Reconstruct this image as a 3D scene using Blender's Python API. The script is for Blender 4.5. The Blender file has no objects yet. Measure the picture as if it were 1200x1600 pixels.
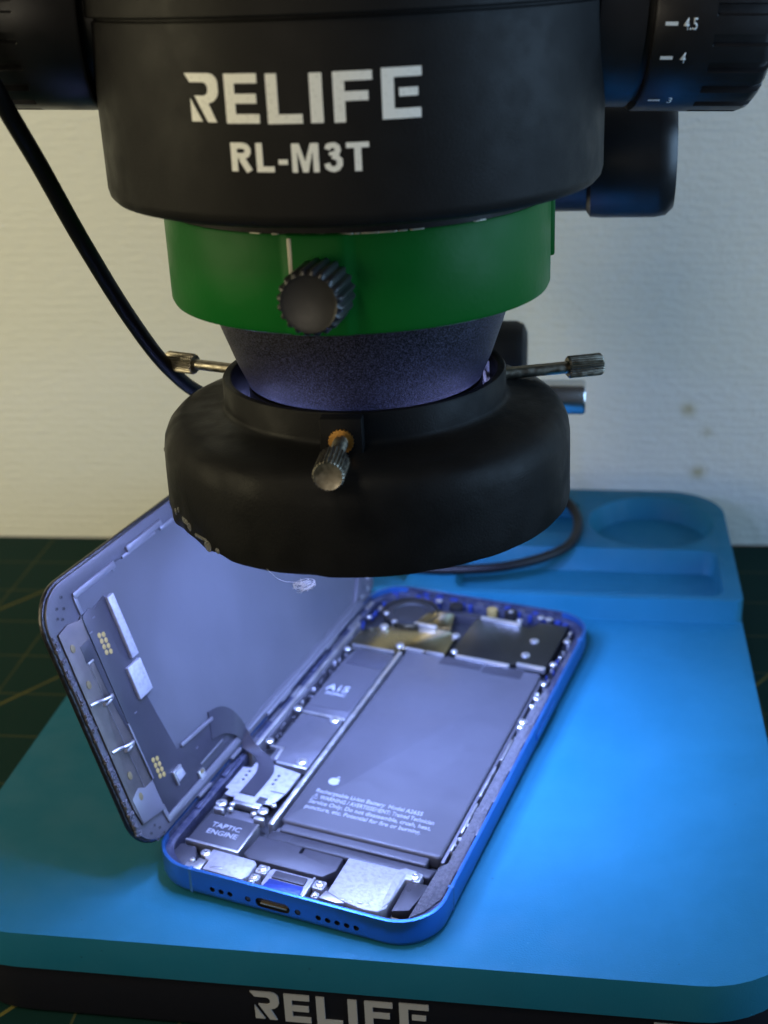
import bpy, bmesh, math, random
from mathutils import Vector, Matrix
random.seed(7)
PI = math.pi
MM = 0.001
sc = bpy.context.scene
COL = sc.collection
I4 = Matrix.Identity(4)

# ------------------------------------------------------------------ materials
K = 1.      # reflectance scale of a material family
def mat(name, col, rough=.5, metal=0., spec=.5, bump=None, var=None, coat=0., rvar=None, emit=None, sss=None, aniso=0.):
    col = tuple(c*K for c in col)
    if var: var = (var[0], tuple(c*K for c in var[1]), *var[2:])
    m = bpy.data.materials.new(name); m.use_nodes = True
    nt = m.node_tree; N = nt.nodes; L = nt.links
    b = N['Principled BSDF']
    b.inputs['Base Color'].default_value = (*col, 1)
    b.inputs['Roughness'].default_value = rough
    b.inputs['Metallic'].default_value = metal
    b.inputs['Specular IOR Level'].default_value = spec
    if coat: b.inputs['Coat Weight'].default_value = coat; b.inputs['Coat Roughness'].default_value = .18
    if aniso: b.inputs['Anisotropic'].default_value = aniso
    tc = N.new('ShaderNodeTexCoord')
    def noise(scale, detail=3.):
        n = N.new('ShaderNodeTexNoise'); n.inputs['Scale'].default_value = scale; n.inputs['Detail'].default_value = detail
        L.new(tc.outputs['Object'], n.inputs['Vector']); return n
    if var:      # (scale, colour2, lo, hi)
        n = noise(var[0], 5.); r = N.new('ShaderNodeValToRGB')
        r.color_ramp.elements[0].position = var[2]; r.color_ramp.elements[1].position = var[3]
        r.color_ramp.elements[0].color = (*col, 1); r.color_ramp.elements[1].color = (*var[1], 1)
        L.new(n.outputs['Fac'], r.inputs['Fac']); L.new(r.outputs['Color'], b.inputs['Base Color'])
    if rvar:     # (scale, lo, hi)
        n = noise(rvar[0], 4.); mr = N.new('ShaderNodeMapRange')
        mr.inputs['From Min'].default_value = .35; mr.inputs['From Max'].default_value = .65
        mr.inputs['To Min'].default_value = rvar[1]; mr.inputs['To Max'].default_value = rvar[2]
        L.new(n.outputs['Fac'], mr.inputs['Value']); L.new(mr.outputs['Result'], b.inputs['Roughness'])
    if bump:     # list of (scale, strength, distance)
        prev = None
        for s, st, d in bump:
            n = noise(s, 3.); bp = N.new('ShaderNodeBump')
            bp.inputs['Strength'].default_value = st; bp.inputs['Distance'].default_value = d
            L.new(n.outputs['Fac'], bp.inputs['Height'])
            if prev: L.new(prev.outputs['Normal'], bp.inputs['Normal'])
            prev = bp
        L.new(prev.outputs['Normal'], b.inputs['Normal'])
    if emit:
        b.inputs['Emission Color'].default_value = (*emit[0], 1); b.inputs['Emission Strength'].default_value = emit[1]
    if sss:
        b.inputs['Subsurface Weight'].default_value = sss; b.inputs['Subsurface Scale'].default_value = .002
    return m

M = {}
M['silicone'] = mat('silicone', (.009, .115, .185), .62, spec=.18, bump=[(2500, .25, .0002), (60, .15, .0006)], var=(35, (.011, .124, .20), .4, .65), rvar=(90, .5, .72))
M['base_black'] = mat('base_paint', (.006, .006, .010), .5, spec=.2, bump=[(3000, .3, .0001)])
M['head_black'] = mat('black_powder_coat', (.012, .0115, .0115), .55, spec=.15, bump=[(3500, .35, .00015)], rvar=(200, .42, .55))
M['knob_black'] = mat('black_anodised', (.014, .014, .016), .36, bump=[(5000, .2, .00006)], rvar=(150, .3, .42))
M['green'] = mat('green_paint', (.005, .115, .016), .4, spec=.14, bump=[(900, .18, .0002), (120, .12, .0004)], rvar=(80, .34, .5))
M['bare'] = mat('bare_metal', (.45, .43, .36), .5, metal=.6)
M['ringplastic'] = mat('ring_plastic', (.007, .007, .0075), .48, spec=.12, bump=[(2200, .35, .00012), (150, .12, .0004)], rvar=(120, .36, .58))
M['melt'] = mat('melted_plastic', (.09, .09, .085), .3, bump=[(900, 1., .0008)])
M['brass'] = mat('nickel_brass', (.36, .33, .27), .36, metal=1., var=(900, (.26, .23, .18), .4, .7), rvar=(800, .28, .5))
M['rust'] = mat('brass_washer', (.42, .22, .06), .42, metal=1., bump=[(2500, .4, .0001)])
M['chrome'] = mat('satin_chrome', (.55, .56, .58), .25, metal=1.)
M['cable'] = mat('cable_rubber', (.006, .006, .007), .42, spec=.25, bump=[(900, .1, .0002)])
M['white_print'] = mat('white_print', (.85, .86, .82), .6, bump=[(2500, .3, .0001)], var=(1500, (.66, .67, .63), .55, .75))
M['grey_print'] = mat('grey_print', (.33, .33, .34), .6)
M['glass_lens'] = mat('lens_glass', (.01, .01, .02), .05)
M['pcb'] = mat('lamp_board', (.8, .8, .8), .6)
M['blue_alu'] = mat('blue_anodised', (.035, .155, .43), .33, metal=.75, bump=[(6000, .15, .00003)], rvar=(60, .28, .38))
M['blue_in'] = mat('blue_inner', (.03, .06, .28), .4, metal=.6, bump=[(1200, .5, .0003)])
K = .47
M['ledge'] = mat('inner_ledge', (.07, .08, .15), .45, metal=.4, bump=[(1200, .6, .0003)], var=(500, (.14, .15, .22), .45, .6))
M['tray_dark'] = mat('tray_dark', (.03, .032, .04), .6, bump=[(900, .6, .0005)])
M['batt'] = mat('battery_wrap', (.10, .10, .12), .36, bump=[(60, .25, .0008), (2500, .12, .00005)], rvar=(80, .36, .52))
M['flexdark'] = mat('flex_dark', (.05, .05, .065), .42, bump=[(150, .3, .0004)], rvar=(120, .35, .55))
M['modgrey'] = mat('module_grey', (.075, .075, .095), .45, bump=[(400, .2, .0002)])
M['shield'] = mat('shield_grey', (.22, .22, .26), .40, metal=.55, bump=[(200, .2, .0003)], rvar=(150, .3, .5))
K = 1.
M['steel'] = mat('steel_plate', (.50, .50, .52), .36, metal=.9, bump=[(700, .25, .0002), (60, .2, .0006)], rvar=(300, .28, .5))
K = .47
K = 1.
M['frost'] = mat('frosted_plate', (.36, .36, .40), .5, metal=.45, bump=[(1500, .5, .0002)], var=(900, (.26, .26, .30), .45, .7))
K = .47
K = 1.
M['olive'] = mat('nickel_cover', (.42, .37, .25), .24, metal=1., bump=[(60, .08, .0006)], rvar=(90, .2, .3))
K = .47
M['darkplate'] = mat('dark_cover', (.10, .10, .09), .34, metal=.85, bump=[(70, .2, .0006)])
K = 1.
M['screw'] = mat('screw_steel', (.72, .72, .74), .3, metal=.9)
K = .47
M['dim'] = mat('screw_recess', (.08, .08, .1), .5, metal=.5)
K = 1.
M['gold'] = mat('gold_pad', (.42, .30, .10), .45, metal=.5)
K = .47
M['gold_dull'] = mat('gold_stain', (.38, .30, .14), .5, metal=.4)
M['foam'] = mat('grey_foam', (.18, .18, .20), .85, bump=[(1600, 1., .0006)], var=(1200, (.09, .09, .11), .4, .7))
K = 1.
M['text'] = mat('pale_print', (.26, .27, .31), .55)
K = .47
M['void'] = mat('dark_opening', (.004, .004, .006), .6)
K = 1.
M['tongue'] = mat('port_contact', (.45, .36, .22), .35, metal=.9)
K = .47
M['scr_back'] = mat('display_back', (.17, .175, .21), .40, metal=.3, bump=[(28, .35, .0012), (600, .08, .0001)], rvar=(45, .28, .5))
M['scr_frame'] = mat('display_frame', (.13, .13, .16), .42, bump=[(300, .3, .0003)])
M['scr_edge'] = mat('display_bezel', (.014, .014, .018), .3, bump=[(800, .6, .0005)])
K = 1.
M['scr_strip'] = mat('display_strip', (.17, .17, .20), .38, metal=.5)
K = .47
M['scr_flex'] = mat('display_flex', (.045, .045, .065), .38, bump=[(120, .25, .0005)], rvar=(100, .3, .5))
M['scr_plate'] = mat('display_plate', (.20, .18, .17), .42, metal=.5, bump=[(300, .25, .0003)], var=(300, (.14, .13, .13), .4, .7))
K = 1.
M['lint'] = mat('lint_fibre', (.6, .6, .62), .8)
M['led'] = mat('led_diode', (.9, .9, .9), .4, emit=((.33, .43, 1.), 124.))

M['led_off'] = mat('led_unlit', (.55, .55, .45), .3)
def add_specks(m, scale, rad, colr, keep):
    nt = m.node_tree; N = nt.nodes; L = nt.links; b = N['Principled BSDF']; link = b.inputs['Base Color'].links[0]; src = link.from_socket
    tc = N.new('ShaderNodeTexCoord'); v = N.new('ShaderNodeTexVoronoi'); v.inputs['Scale'].default_value = scale; L.new(tc.outputs['Object'], v.inputs['Vector'])
    nz = N.new('ShaderNodeTexNoise'); nz.inputs['Scale'].default_value = scale*9; L.new(tc.outputs['Object'], nz.inputs['Vector'])
    ad = N.new('ShaderNodeMath'); ad.operation = 'MULTIPLY_ADD'; L.new(nz.outputs['Fac'], ad.inputs[0]); ad.inputs[1].default_value = rad*1.5; L.new(v.outputs['Distance'], ad.inputs[2])
    lt_ = N.new('ShaderNodeMath'); lt_.operation = 'LESS_THAN'; L.new(ad.outputs[0], lt_.inputs[0]); lt_.inputs[1].default_value = rad*1.7
    sp = N.new('ShaderNodeSeparateColor'); L.new(v.outputs['Color'], sp.inputs[0])
    k = N.new('ShaderNodeMath'); k.operation = 'LESS_THAN'; L.new(sp.outputs[0], k.inputs[0]); k.inputs[1].default_value = keep
    mu = N.new('ShaderNodeMath'); mu.operation = 'MULTIPLY'; L.new(lt_.outputs[0], mu.inputs[0]); L.new(k.outputs[0], mu.inputs[1])
    m2 = N.new('ShaderNodeMath'); m2.operation = 'MULTIPLY'; L.new(mu.outputs[0], m2.inputs[0]); m2.inputs[1].default_value = .55
    mx = N.new('ShaderNodeMix'); mx.data_type = 'RGBA'; mx.inputs['B'].default_value = (*colr, 1); L.new(m2.outputs[0], mx.inputs['Factor']); L.new(src, mx.inputs['A'])
    L.new(mx.outputs['Result'], b.inputs['Base Color'])
add_specks(M['silicone'], 190, .05, (.004, .04, .07), .22)
add_specks(M['silicone'], 260, .035, (.10, .22, .26), .12)
def cone_mat():
    m = mat('sparkle_black', (.016, .016, .022), .36, spec=.22, bump=[(4500, 1., .00016)])
    nt = m.node_tree; N = nt.nodes; L = nt.links; b = N['Principled BSDF']
    tc = N.new('ShaderNodeTexCoord'); v = N.new('ShaderNodeTexVoronoi'); v.inputs['Scale'].default_value = 5200
    L.new(tc.outputs['Object'], v.inputs['Vector'])
    r = N.new('ShaderNodeValToRGB'); r.color_ramp.elements[0].position = .35; r.color_ramp.elements[1].position = 1.
    r.color_ramp.elements[0].color = (.003, .003, .006, 1); r.color_ramp.elements[1].color = (.085, .085, .15, 1)
    L.new(v.outputs['Color'], r.inputs['Fac']); L.new(r.outputs['Color'], b.inputs['Base Color'])
    return m
M['cone'] = cone_mat()

def wall_mat():
    m = bpy.data.materials.new('woven_wallpaper'); m.use_nodes = True
    nt = m.node_tree; N = nt.nodes; L = nt.links; b = N['Principled BSDF']
    b.inputs['Roughness'].default_value = .65
    tc = N.new('ShaderNodeTexCoord'); sp = N.new('ShaderNodeSeparateXYZ'); L.new(tc.outputs['Object'], sp.inputs[0])
    def mth(op, a, c, **k):
        n = N.new('ShaderNodeMath'); n.operation = op
        for i, x in enumerate((a, c)):
            if x is None: continue
            if isinstance(x, (int, float)): n.inputs[i].default_value = x
            else: L.new(x, n.inputs[i])
        return n.outputs[0]
    # woven glass-fibre relief: horizontal slubs in offset rows
    wob = N.new('ShaderNodeTexNoise'); wob.inputs['Scale'].default_value = 60; L.new(tc.outputs['Object'], wob.inputs['Vector'])
    w = mth('MULTIPLY', mth('SUBTRACT', wob.outputs['Fac'], .5), .0016)
    xx = mth('ADD', sp.outputs['X'], w); zz = mth('ADD', sp.outputs['Z'], w)
    mp = N.new('ShaderNodeMapping'); mp.inputs['Scale'].default_value = (170, 170, 520); L.new(tc.outputs['Object'], mp.inputs['Vector'])
    sl = N.new('ShaderNodeTexNoise'); sl.inputs['Scale'].default_value = 1.; sl.inputs['Detail'].default_value = 2; L.new(mp.outputs[0], sl.inputs['Vector'])
    row = mth('SINE', mth('MULTIPLY', zz, 2*PI/.0034), None)
    pr = mth('ADD', mth('MULTIPLY', sl.outputs['Fac'], 2.6), mth('MULTIPLY', row, .16))
    fi = N.new('ShaderNodeTexNoise'); fi.inputs['Scale'].default_value = 700; L.new(tc.outputs['Object'], fi.inputs['Vector'])
    h = mth('ADD', pr, mth('MULTIPLY', fi.outputs['Fac'], 1.2))
    bp = N.new('ShaderNodeBump'); bp.inputs['Strength'].default_value = .45; bp.inputs['Distance'].default_value = .0004
    L.new(h, bp.inputs['Height']); L.new(bp.outputs['Normal'], b.inputs['Normal'])
    base = N.new('ShaderNodeValToRGB'); base.color_ramp.elements[0].color = (.62, .63, .575, 1); base.color_ramp.elements[1].color = (.70, .71, .655, 1)
    big = N.new('ShaderNodeTexNoise'); big.inputs['Scale'].default_value = 9; big.inputs['Detail'].default_value = 6; L.new(tc.outputs['Object'], big.inputs['Vector'])
    L.new(big.outputs['Fac'], base.inputs['Fac'])
    cur = base.outputs['Color']
    for (px, pz, s, k) in ((.291, .0580, .0042, .75), (.2989, .0488, .0032, .45), (.2962, .0317, .0042, .8)):
        dx = mth('SUBTRACT', sp.outputs['X'], px); dz = mth('SUBTRACT', sp.outputs['Z'], pz)
        d2 = mth('ADD', mth('MULTIPLY', dx, dx), mth('MULTIPLY', dz, dz))
        e = mth('MULTIPLY', mth('POWER', 2.718, mth('MULTIPLY', d2, -1/(s*s*.4))), k)
        e = mth('MULTIPLY', e, mth('ADD', mth('MULTIPLY', fi.outputs['Fac'], 1.2), .3))
        mx = N.new('ShaderNodeMix'); mx.data_type = 'RGBA'; mx.inputs['B'].default_value = (.36, .29, .10, 1)
        L.new(e, mx.inputs['Factor']); L.new(cur, mx.inputs['A']); cur = mx.outputs['Result']
    L.new(cur, b.inputs['Base Color'])
    return m
M['wall'] = wall_mat()

def cutmat_mat():
    m = bpy.data.materials.new('cutting_mat_vinyl'); m.use_nodes = True
    nt = m.node_tree; N = nt.nodes; L = nt.links; b = N['Principled BSDF']
    b.inputs['Roughness'].default_value = .7; b.inputs['Specular IOR Level'].default_value = .05
    tc = N.new('ShaderNodeTexCoord'); sp = N.new('ShaderNodeSeparateXYZ'); L.new(tc.outputs['Object'], sp.inputs[0])
    def mth(op, a, c):
        n = N.new('ShaderNodeMath'); n.operation = op
        for i, x in enumerate((a, c)):
            if x is None: continue
            if isinstance(x, (int, float)): n.inputs[i].default_value = x
            else: L.new(x, n.inputs[i])
        return n.outputs[0]
    def line(co, period, width):
        f = mth('FRACT', mth('DIVIDE', co, period), None)
        d = mth('ABSOLUTE', mth('SUBTRACT', f, .5), None)
        return mth('GREATER_THAN', d, .5 - width/period/2)
    X, Y = sp.outputs['X'], sp.outputs['Y']
    dg = mth('ADD', mth('MULTIPLY', X, .8), mth('MULTIPLY', Y, -.6))
    fac = mth('MAXIMUM', mth('MULTIPLY', mth('MAXIMUM', line(X, .0254, .0007), line(Y, .0254, .0007)), .45), line(dg, .062, .0011))
    ns = N.new('ShaderNodeTexNoise'); ns.inputs['Scale'].default_value = 40; L.new(tc.outputs['Object'], ns.inputs['Vector'])
    fac = mth('MULTIPLY', fac, mth('ADD', ns.outputs['Fac'], .2))
    mx = N.new('ShaderNodeMix'); mx.data_type = 'RGBA'
    mx.inputs['A'].default_value = (.006, .026, .022, 1); mx.inputs['B'].default_value = (.14, .12, .03, 1)
    L.new(fac, mx.inputs['Factor']); L.new(mx.outputs['Result'], b.inputs['Base Color'])
    return m
M['cutmat'] = cutmat_mat()
M['desk'] = mat('desk_top', (.10, .075, .05), .5, var=(30, (.13, .10, .07), .4, .6))

# ------------------------------------------------------------------ mesh helpers (all in millimetres)
def rrect(x0, x1, y0, y1, r, n=8):
    if not isinstance(r, (tuple, list)): r = (r,)*4       # order: x1y0, x1y1, x0y1, x0y0
    out = []
    for (cx, cy, a0, rr) in ((x1, y0, -90, r[0]), (x1, y1, 0, r[1]), (x0, y1, 90, r[2]), (x0, y0, 180, r[3])):
        sx = -1 if cx == x1 else 1; sy = 1 if cy == y0 else -1
        if rr <= 0: out.append((cx, cy)); continue
        for i in range(n+1):
            a = math.radians(a0 + 90*i/n)
            out.append((cx+sx*rr+rr*math.cos(a), cy+sy*rr+rr*math.sin(a)))
    return out

class G:
    """mesh builder; coordinates in mm, then matrix T (mm), then scaled to metres"""
    def __init__(s, T=I4): s.bm = bmesh.new(); s.T = T
    def v(s, x, y, z): return s.bm.verts.new(s.T @ Vector((x, y, z)))
    def prism(s, pts, z0, z1, cap=True):
        a = [s.v(x, y, z0) for x, y in pts]; b = [s.v(x, y, z1) for x, y in pts]
        n = len(pts)
        for i in range(n): s.bm.faces.new((a[i], a[(i+1) % n], b[(i+1) % n], b[i]))
        if cap: s.bm.faces.new(b); s.bm.faces.new(a[::-1])
        return s
    def box(s, x0, x1, y0, y1, z0, z1): return s.prism([(x0, y0), (x1, y0), (x1, y1), (x0, y1)], z0, z1)
    def ringprism(s, outer, inner, z0, z1):
        n = len(outer)
        A = [s.v(x, y, z0) for x, y in outer]; B = [s.v(x, y, z1) for x, y in outer]
        C = [s.v(x, y, z0) for x, y in inner]; D = [s.v(x, y, z1) for x, y in inner]
        for i in range(n):
            j = (i+1) % n
            s.bm.faces.new((A[i], A[j], B[j], B[i])); s.bm.faces.new((B[i], B[j], D[j], D[i]))
            s.bm.faces.new((D[i], D[j], C[j], C[i])); s.bm.faces.new((C[i], C[j], A[j], A[i]))
        return s
    def lathe(s, prof, n=64, c=(0, 0, 0), axis='z', rf=None, closed=False, arc=None):
        """prof: (r, h) pairs; rf(angle, r, h) -> (r, h) changes"""
        rows = []
        for r, h in prof:
            row = []
            if r < 1e-6:
                row = [s._ax(c, axis, 0, 0, h)]
            else:
                for i in range(n):
                    a = 2*PI*i/n; rr, hh = (r, h) if rf is None else rf(a, r, h)
                    row.append(s._ax(c, axis, rr*math.cos(a), rr*math.sin(a), hh))
            rows.append(row)
        if closed: rows.append(rows[0])
        for p, q in zip(rows, rows[1:]):
            for i in range(n):
                j = (i+1) % n
                if len(p) == 1 and len(q) == 1: break
                if len(p) == 1: f = (p[0], q[j], q[i])
                elif len(q) == 1: f = (p[i], p[j], q[0])
                else: f = (p[i], p[j], q[j], q[i])
                s.bm.faces.new(f)
        return s
    def _ax(s, c, axis, a, b, h):
        if axis == 'z': return s.v(c[0]+a, c[1]+b, c[2]+h)
        if axis == 'x': return s.v(c[0]+h, c[1]+a, c[2]+b)
        return s.v(c[0]+b, c[1]+h, c[2]+a)
    def cyl(s, c, r, h, axis='z', n=24, ch=0.):
        if ch: pr = [(0, 0), (r-ch, 0), (r, ch), (r, h-ch), (r-ch, h), (0, h)]
        else: pr = [(0, 0), (r, 0), (r, h), (0, h)]
        return s.lathe(pr, n, c, axis)
    def tube(s, pts, r, n=12):
        pts = [Vector(p) for p in pts]; rings = []
        up = Vector((.3, .2, 1)).normalized(); prev = None
        for i, p in enumerate(pts):
            t = (pts[min(i+1, len(pts)-1)] - pts[max(i-1, 0)]).normalized()
            if prev is None: a = t.cross(up).normalized()
            else: a = (prev - t*prev.dot(t)).normalized()
            b = t.cross(a); prev = a
            rings.append([s.v(*(p + a*r*math.cos(2*PI*k/n) + b*r*math.sin(2*PI*k/n))) for k in range(n)])
        for P, Q in zip(rings, rings[1:]):
            for k in range(n): s.bm.faces.new((P[k], P[(k+1) % n], Q[(k+1) % n], Q[k]))
        s.bm.faces.new(rings[0][::-1]); s.bm.faces.new(rings[-1]); return s
    def ribbon(s, pts, wid, th):
        """pts: 3-D centre points; wid: vectors across; th thickness"""
        rows = []
        for i, p in enumerate(pts):
            p = Vector(p); w = Vector(wid[i])
            t = (Vector(pts[min(i+1, len(pts)-1)]) - Vector(pts[max(i-1, 0)])).normalized()
            nn = t.cross(w.normalized()).normalized()*th/2
            rows.append([s.v(*(p-w/2-nn)), s.v(*(p+w/2-nn)), s.v(*(p+w/2+nn)), s.v(*(p-w/2+nn))])
        for P, Q in zip(rows, rows[1:]):
            for k in range(4): s.bm.faces.new((P[k], P[(k+1) % 4], Q[(k+1) % 4], Q[k]))
        s.bm.faces.new(rows[0][::-1]); s.bm.faces.new(rows[-1]); return s
    def build(s, name, m, parent=None, bev=0., seg=2, ang=38, bang=38, tri=False):
        bm = s.bm
        bmesh.ops.remove_doubles(bm, verts=bm.verts, dist=1e-5)
        bmesh.ops.recalc_face_normals(bm, faces=bm.faces)
        if bev:
            es = [e for e in bm.edges if len(e.link_faces) == 2 and e.calc_face_angle(0) > math.radians(bang)]
            bmesh.ops.bevel(bm, geom=es, offset=bev, segments=seg, affect='EDGES', clamp_overlap=True, profile=.5)
        for f in bm.faces: f.smooth = True
        for e in bm.edges:
            if len(e.link_faces) == 2 and e.calc_face_angle(0) > math.radians(ang): e.smooth = False
        bmesh.ops.scale(bm, vec=(MM, MM, MM), verts=bm.verts)
        me = bpy.data.meshes.new(name); bm.to_mesh(me); bm.free()
        o = bpy.data.objects.new(name, me); COL.objects.link(o)
        if m: me.materials.append(M[m] if isinstance(m, str) else m)
        if parent: o.parent = parent
        return o

def spline(P, k=10):
    P = [Vector(p) for p in P]; Q = [P[0]*2-P[1]] + P + [P[-1]*2-P[-2]]; out = []
    for i in range(1, len(Q)-2):
        for j in range(k):
            t = j/k; a, b, c, d = Q[i-1:i+3]
            out.append(.5*((2*b)+(c-a)*t+(2*a-5*b+4*c-d)*t*t+(3*b-a-3*c+d)*t**3))
    out.append(P[-1]); return out

def tag(o, label, cat, group=None):
    o['label'] = label; o['category'] = cat
    if group: o['group'] = group
    return o
def empty(name, loc, rot=None):
    o = bpy.data.objects.new(name, None); COL.objects.link(o)
    mw = Matrix.Translation(Vector(loc)*MM)
    if rot is not None: mw = mw @ rot
    o.matrix_world = mw; o.empty_display_size = .01
    return o
def boolean(o, cutters, op='DIFFERENCE'):
    for c in cutters:
        md = o.modifiers.new('b', 'BOOLEAN'); md.operation = op; md.object = c; md.solver = 'EXACT'
        bpy.context.view_layer.update()
        dg = bpy.context.evaluated_depsgraph_get()
        me = bpy.data.meshes.new_from_object(o.evaluated_get(dg))
        o.modifiers.clear(); old = o.data; o.data = me; bpy.data.meshes.remove(old)
    for c in cutters:
        bpy.data.objects.remove(c, do_unlink=True)
def rebevel(o, w, seg=3, ang=38):
    bm = bmesh.new(); bm.from_mesh(o.data)
    bmesh.ops.remove_doubles(bm, verts=bm.verts, dist=2e-6)
    bmesh.ops.dissolve_limit(bm, angle_limit=math.radians(.5), verts=bm.verts, edges=bm.edges)
    if w:
        es = [e for e in bm.edges if len(e.link_faces) == 2 and e.calc_face_angle(0) > math.radians(ang)]
        bmesh.ops.bevel(bm, geom=es, offset=w*MM, segments=seg, affect='EDGES', clamp_overlap=True, profile=.5)
    for f in bm.faces: f.smooth = True
    for e in bm.edges: e.smooth = not (len(e.link_faces) == 2 and e.calc_face_angle(0) > math.radians(33))
    bm.to_mesh(o.data); bm.free()

def text_mesh(body, size, T, name, m, parent, bold=0., sx=1., depth=.02, wrapfn=None, align='LEFT', spacing=1.):
    """text as a thin solid; T maps (x, y, z) mm"""
    cu = bpy.data.curves.new('t', 'FONT'); cu.body = body; cu.size = size; cu.offset = bold; cu.align_x = align
    cu.resolution_u = 3; cu.space_character = spacing
    ob = bpy.data.objects.new('t', cu); COL.objects.link(ob)
    bpy.context.view_layer.update()
    me = bpy.data.meshes.new_from_object(ob.evaluated_get(bpy.context.evaluated_depsgraph_get()))
    bpy.data.objects.remove(ob, do_unlink=True); bpy.data.curves.remove(cu)
    bm = bmesh.new(); bm.from_mesh(me); bpy.data.meshes.remove(me); bm.normal_update()
    bmesh.ops.scale(bm, vec=(sx, 1, 1), verts=bm.verts)
    return finish_flat(bm, T, name, m, parent, depth, wrapfn)
def finish_flat(bm, T, name, m, parent, depth, wrapfn=None, step=1.2):
    if wrapfn:
        xs = [v.co.x for v in bm.verts]; x = math.floor(min(xs)) + .3719
        while x < max(xs):
            bmesh.ops.bisect_plane(bm, geom=bm.verts[:]+bm.edges[:]+bm.faces[:], plane_co=(x, 0, 0), plane_no=(1, 0, 0)); x += step
    r = bmesh.ops.extrude_face_region(bm, geom=bm.faces[:])
    for g in r['geom']:
        if isinstance(g, bmesh.types.BMVert): g.co.z += depth
    for v in bm.verts: v.co = T @ (Vector(wrapfn(*v.co)) if wrapfn else v.co)
    bmesh.ops.recalc_face_normals(bm, faces=bm.faces)
    bmesh.ops.scale(bm, vec=(MM,)*3, verts=bm.verts)
    me = bpy.data.meshes.new(name); bm.to_mesh(me); bm.free(); me.materials.append(M[m])
    o = bpy.data.objects.new(name, me); COL.objects.link(o); o.parent = parent
    return o
def poly_bm(polys):
    bm = bmesh.new()
    for p in polys:
        f = bm.faces.new([bm.verts.new((x, y, 0)) for x, y in p])
    bm.normal_update()
    bmesh.ops.triangulate(bm, faces=bm.faces[:], ngon_method='EAR_CLIP')
    return bm
def maker_letters(W, H):
    P = []
    P.append([(573, 220), (662, 220), (678, 224), (690, 236), (694, 250), (694, 282), (688, 298), (676, 310), (656, 318), (682, 378), (650, 378), (606, 292),
              (642, 292), (653, 286), (657, 276), (657, 262), (650, 252), (640, 249), (592, 249)])
    P.append([(589, 300), (630, 376), (589, 376)])
    P.append([(717, 222), (825, 222), (825, 253), (750, 253), (750, 286), (820, 286), (820, 317), (750, 317), (750, 351), (827, 351), (827, 381), (717, 381)])
    P.append([(853, 224), (888, 224), (888, 353), (961, 353), (961, 383), (853, 383)])
    P.append([(986, 225), (1024, 225), (1024, 383), (986, 383)])
    P.append([(1056, 224), (1173, 224), (1173, 254), (1090, 254), (1090, 287), (1160, 287), (1160, 317), (1090, 317), (1090, 384), (1056, 384)])
    P.append([(1200, 220), (1322, 220), (1322, 250), (1237, 250), (1237, 349), (1318, 349), (1318, 381), (1200, 381)])
    P.append([(1252, 284), (1310, 284), (1310, 311), (1252, 311)])
    return poly_bm([[((x-573)/749*W, (383-y)/163*H) for x, y in p][::-1] for p in P])

def stroke(P, w):
    P = [Vector((x, y)) for x, y in P]; A = []; B = []
    for i, p in enumerate(P):
        a = (P[i]-P[i-1]).normalized() if i else None; b = (P[i+1]-P[i]).normalized() if i < len(P)-1 else None
        t = (a+b).normalized() if a and b else (a or b)
        k = 1/max(.6, t.dot(a or b)); n = Vector((-t.y, t.x))*w/2*k
        A.append(tuple(p+n)); B.append(tuple(p-n))
    return A + B[::-1]
def model_letters(W, H):
    S = []
    S += [[(721, 436), (742, 436), (742, 532), (721, 532)], stroke([(741, 446), (762, 446), (773, 450), (778, 458), (778, 468), (773, 476), (762, 480), (741, 480)], 20), stroke([(756, 488), (781, 532)], 22)]
    S += [[(805, 437), (826, 437), (826, 515), (862, 515), (862, 534), (805, 534)]]
    S += [[(876, 492), (905, 492), (905, 509), (876, 509)]]
    S += [[(918, 440), (942, 440), (959, 500), (976, 440), (1001, 440), (1001, 536), (983, 536), (983, 466), (967, 536), (951, 536), (935, 466), (935, 536), (918, 536)]]
    S += [stroke([(1027, 462), (1031, 452), (1039, 449), (1049, 449), (1057, 455), (1059, 465), (1055, 475), (1041, 479), (1041, 482)], 18),
          stroke([(1041, 484), (1054, 488), (1063, 498), (1063, 513), (1056, 524), (1046, 528), (1036, 526), (1028, 520), (1025, 508)], 18)]
    S += [[(1084, 442), (1153, 442), (1153, 460), (1129, 460), (1129, 537), (1108, 537), (1108, 460), (1084, 460)]]
    out = []
    for p in S:
        q = [((x-720)/433*W, (534-y)/97*H) for x, y in p]
        ar = sum(a[0]*b[1]-b[0]*a[1] for a, b in zip(q, q[1:]+q[:1]))
        out.append(q if ar > 0 else q[::-1])
    return poly_bm(out)

# ------------------------------------------------------------------ frames measured from the place
A97 = math.radians(-9.7)
RZ = Matrix.Rotation(A97, 4, 'Z')               # the microscope stand and its mat share this heading
def uvw(u, v, z): return RZ @ Vector((u, v, z))

# ------------------------------------------------------------------ setting: wall, desk
WO = Vector((-168, 511, -26)); WD = Vector((320.4, -43.4, 0)).normalized()
wr = Matrix((WD, Vector((-WD.y, WD.x, 0)), Vector((0, 0, 1)))).transposed().to_4x4()
w = G().box(-700, 1100, 0, 60, 0, 900).build('wall', 'wall'); w.matrix_world = Matrix.Translation(WO*MM) @ wr; w['kind'] = 'structure'
d = G().box(-700, 1100, -900, -.4, -30, -1.6).build('desk', 'desk'); d.matrix_world = Matrix.Translation(WO*MM) @ wr; d['kind'] = 'structure'
cm = G().prism(rrect(-260, 560, -640, -1.2, 6), -1.55, .2).build('cutting_mat', 'cutmat', bev=.3)
cm.matrix_world = Matrix.Translation(WO*MM) @ wr
tag(cm, 'dark green self-healing cutting mat with faint yellow grid lines under the microscope', 'cutting mat')

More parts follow.
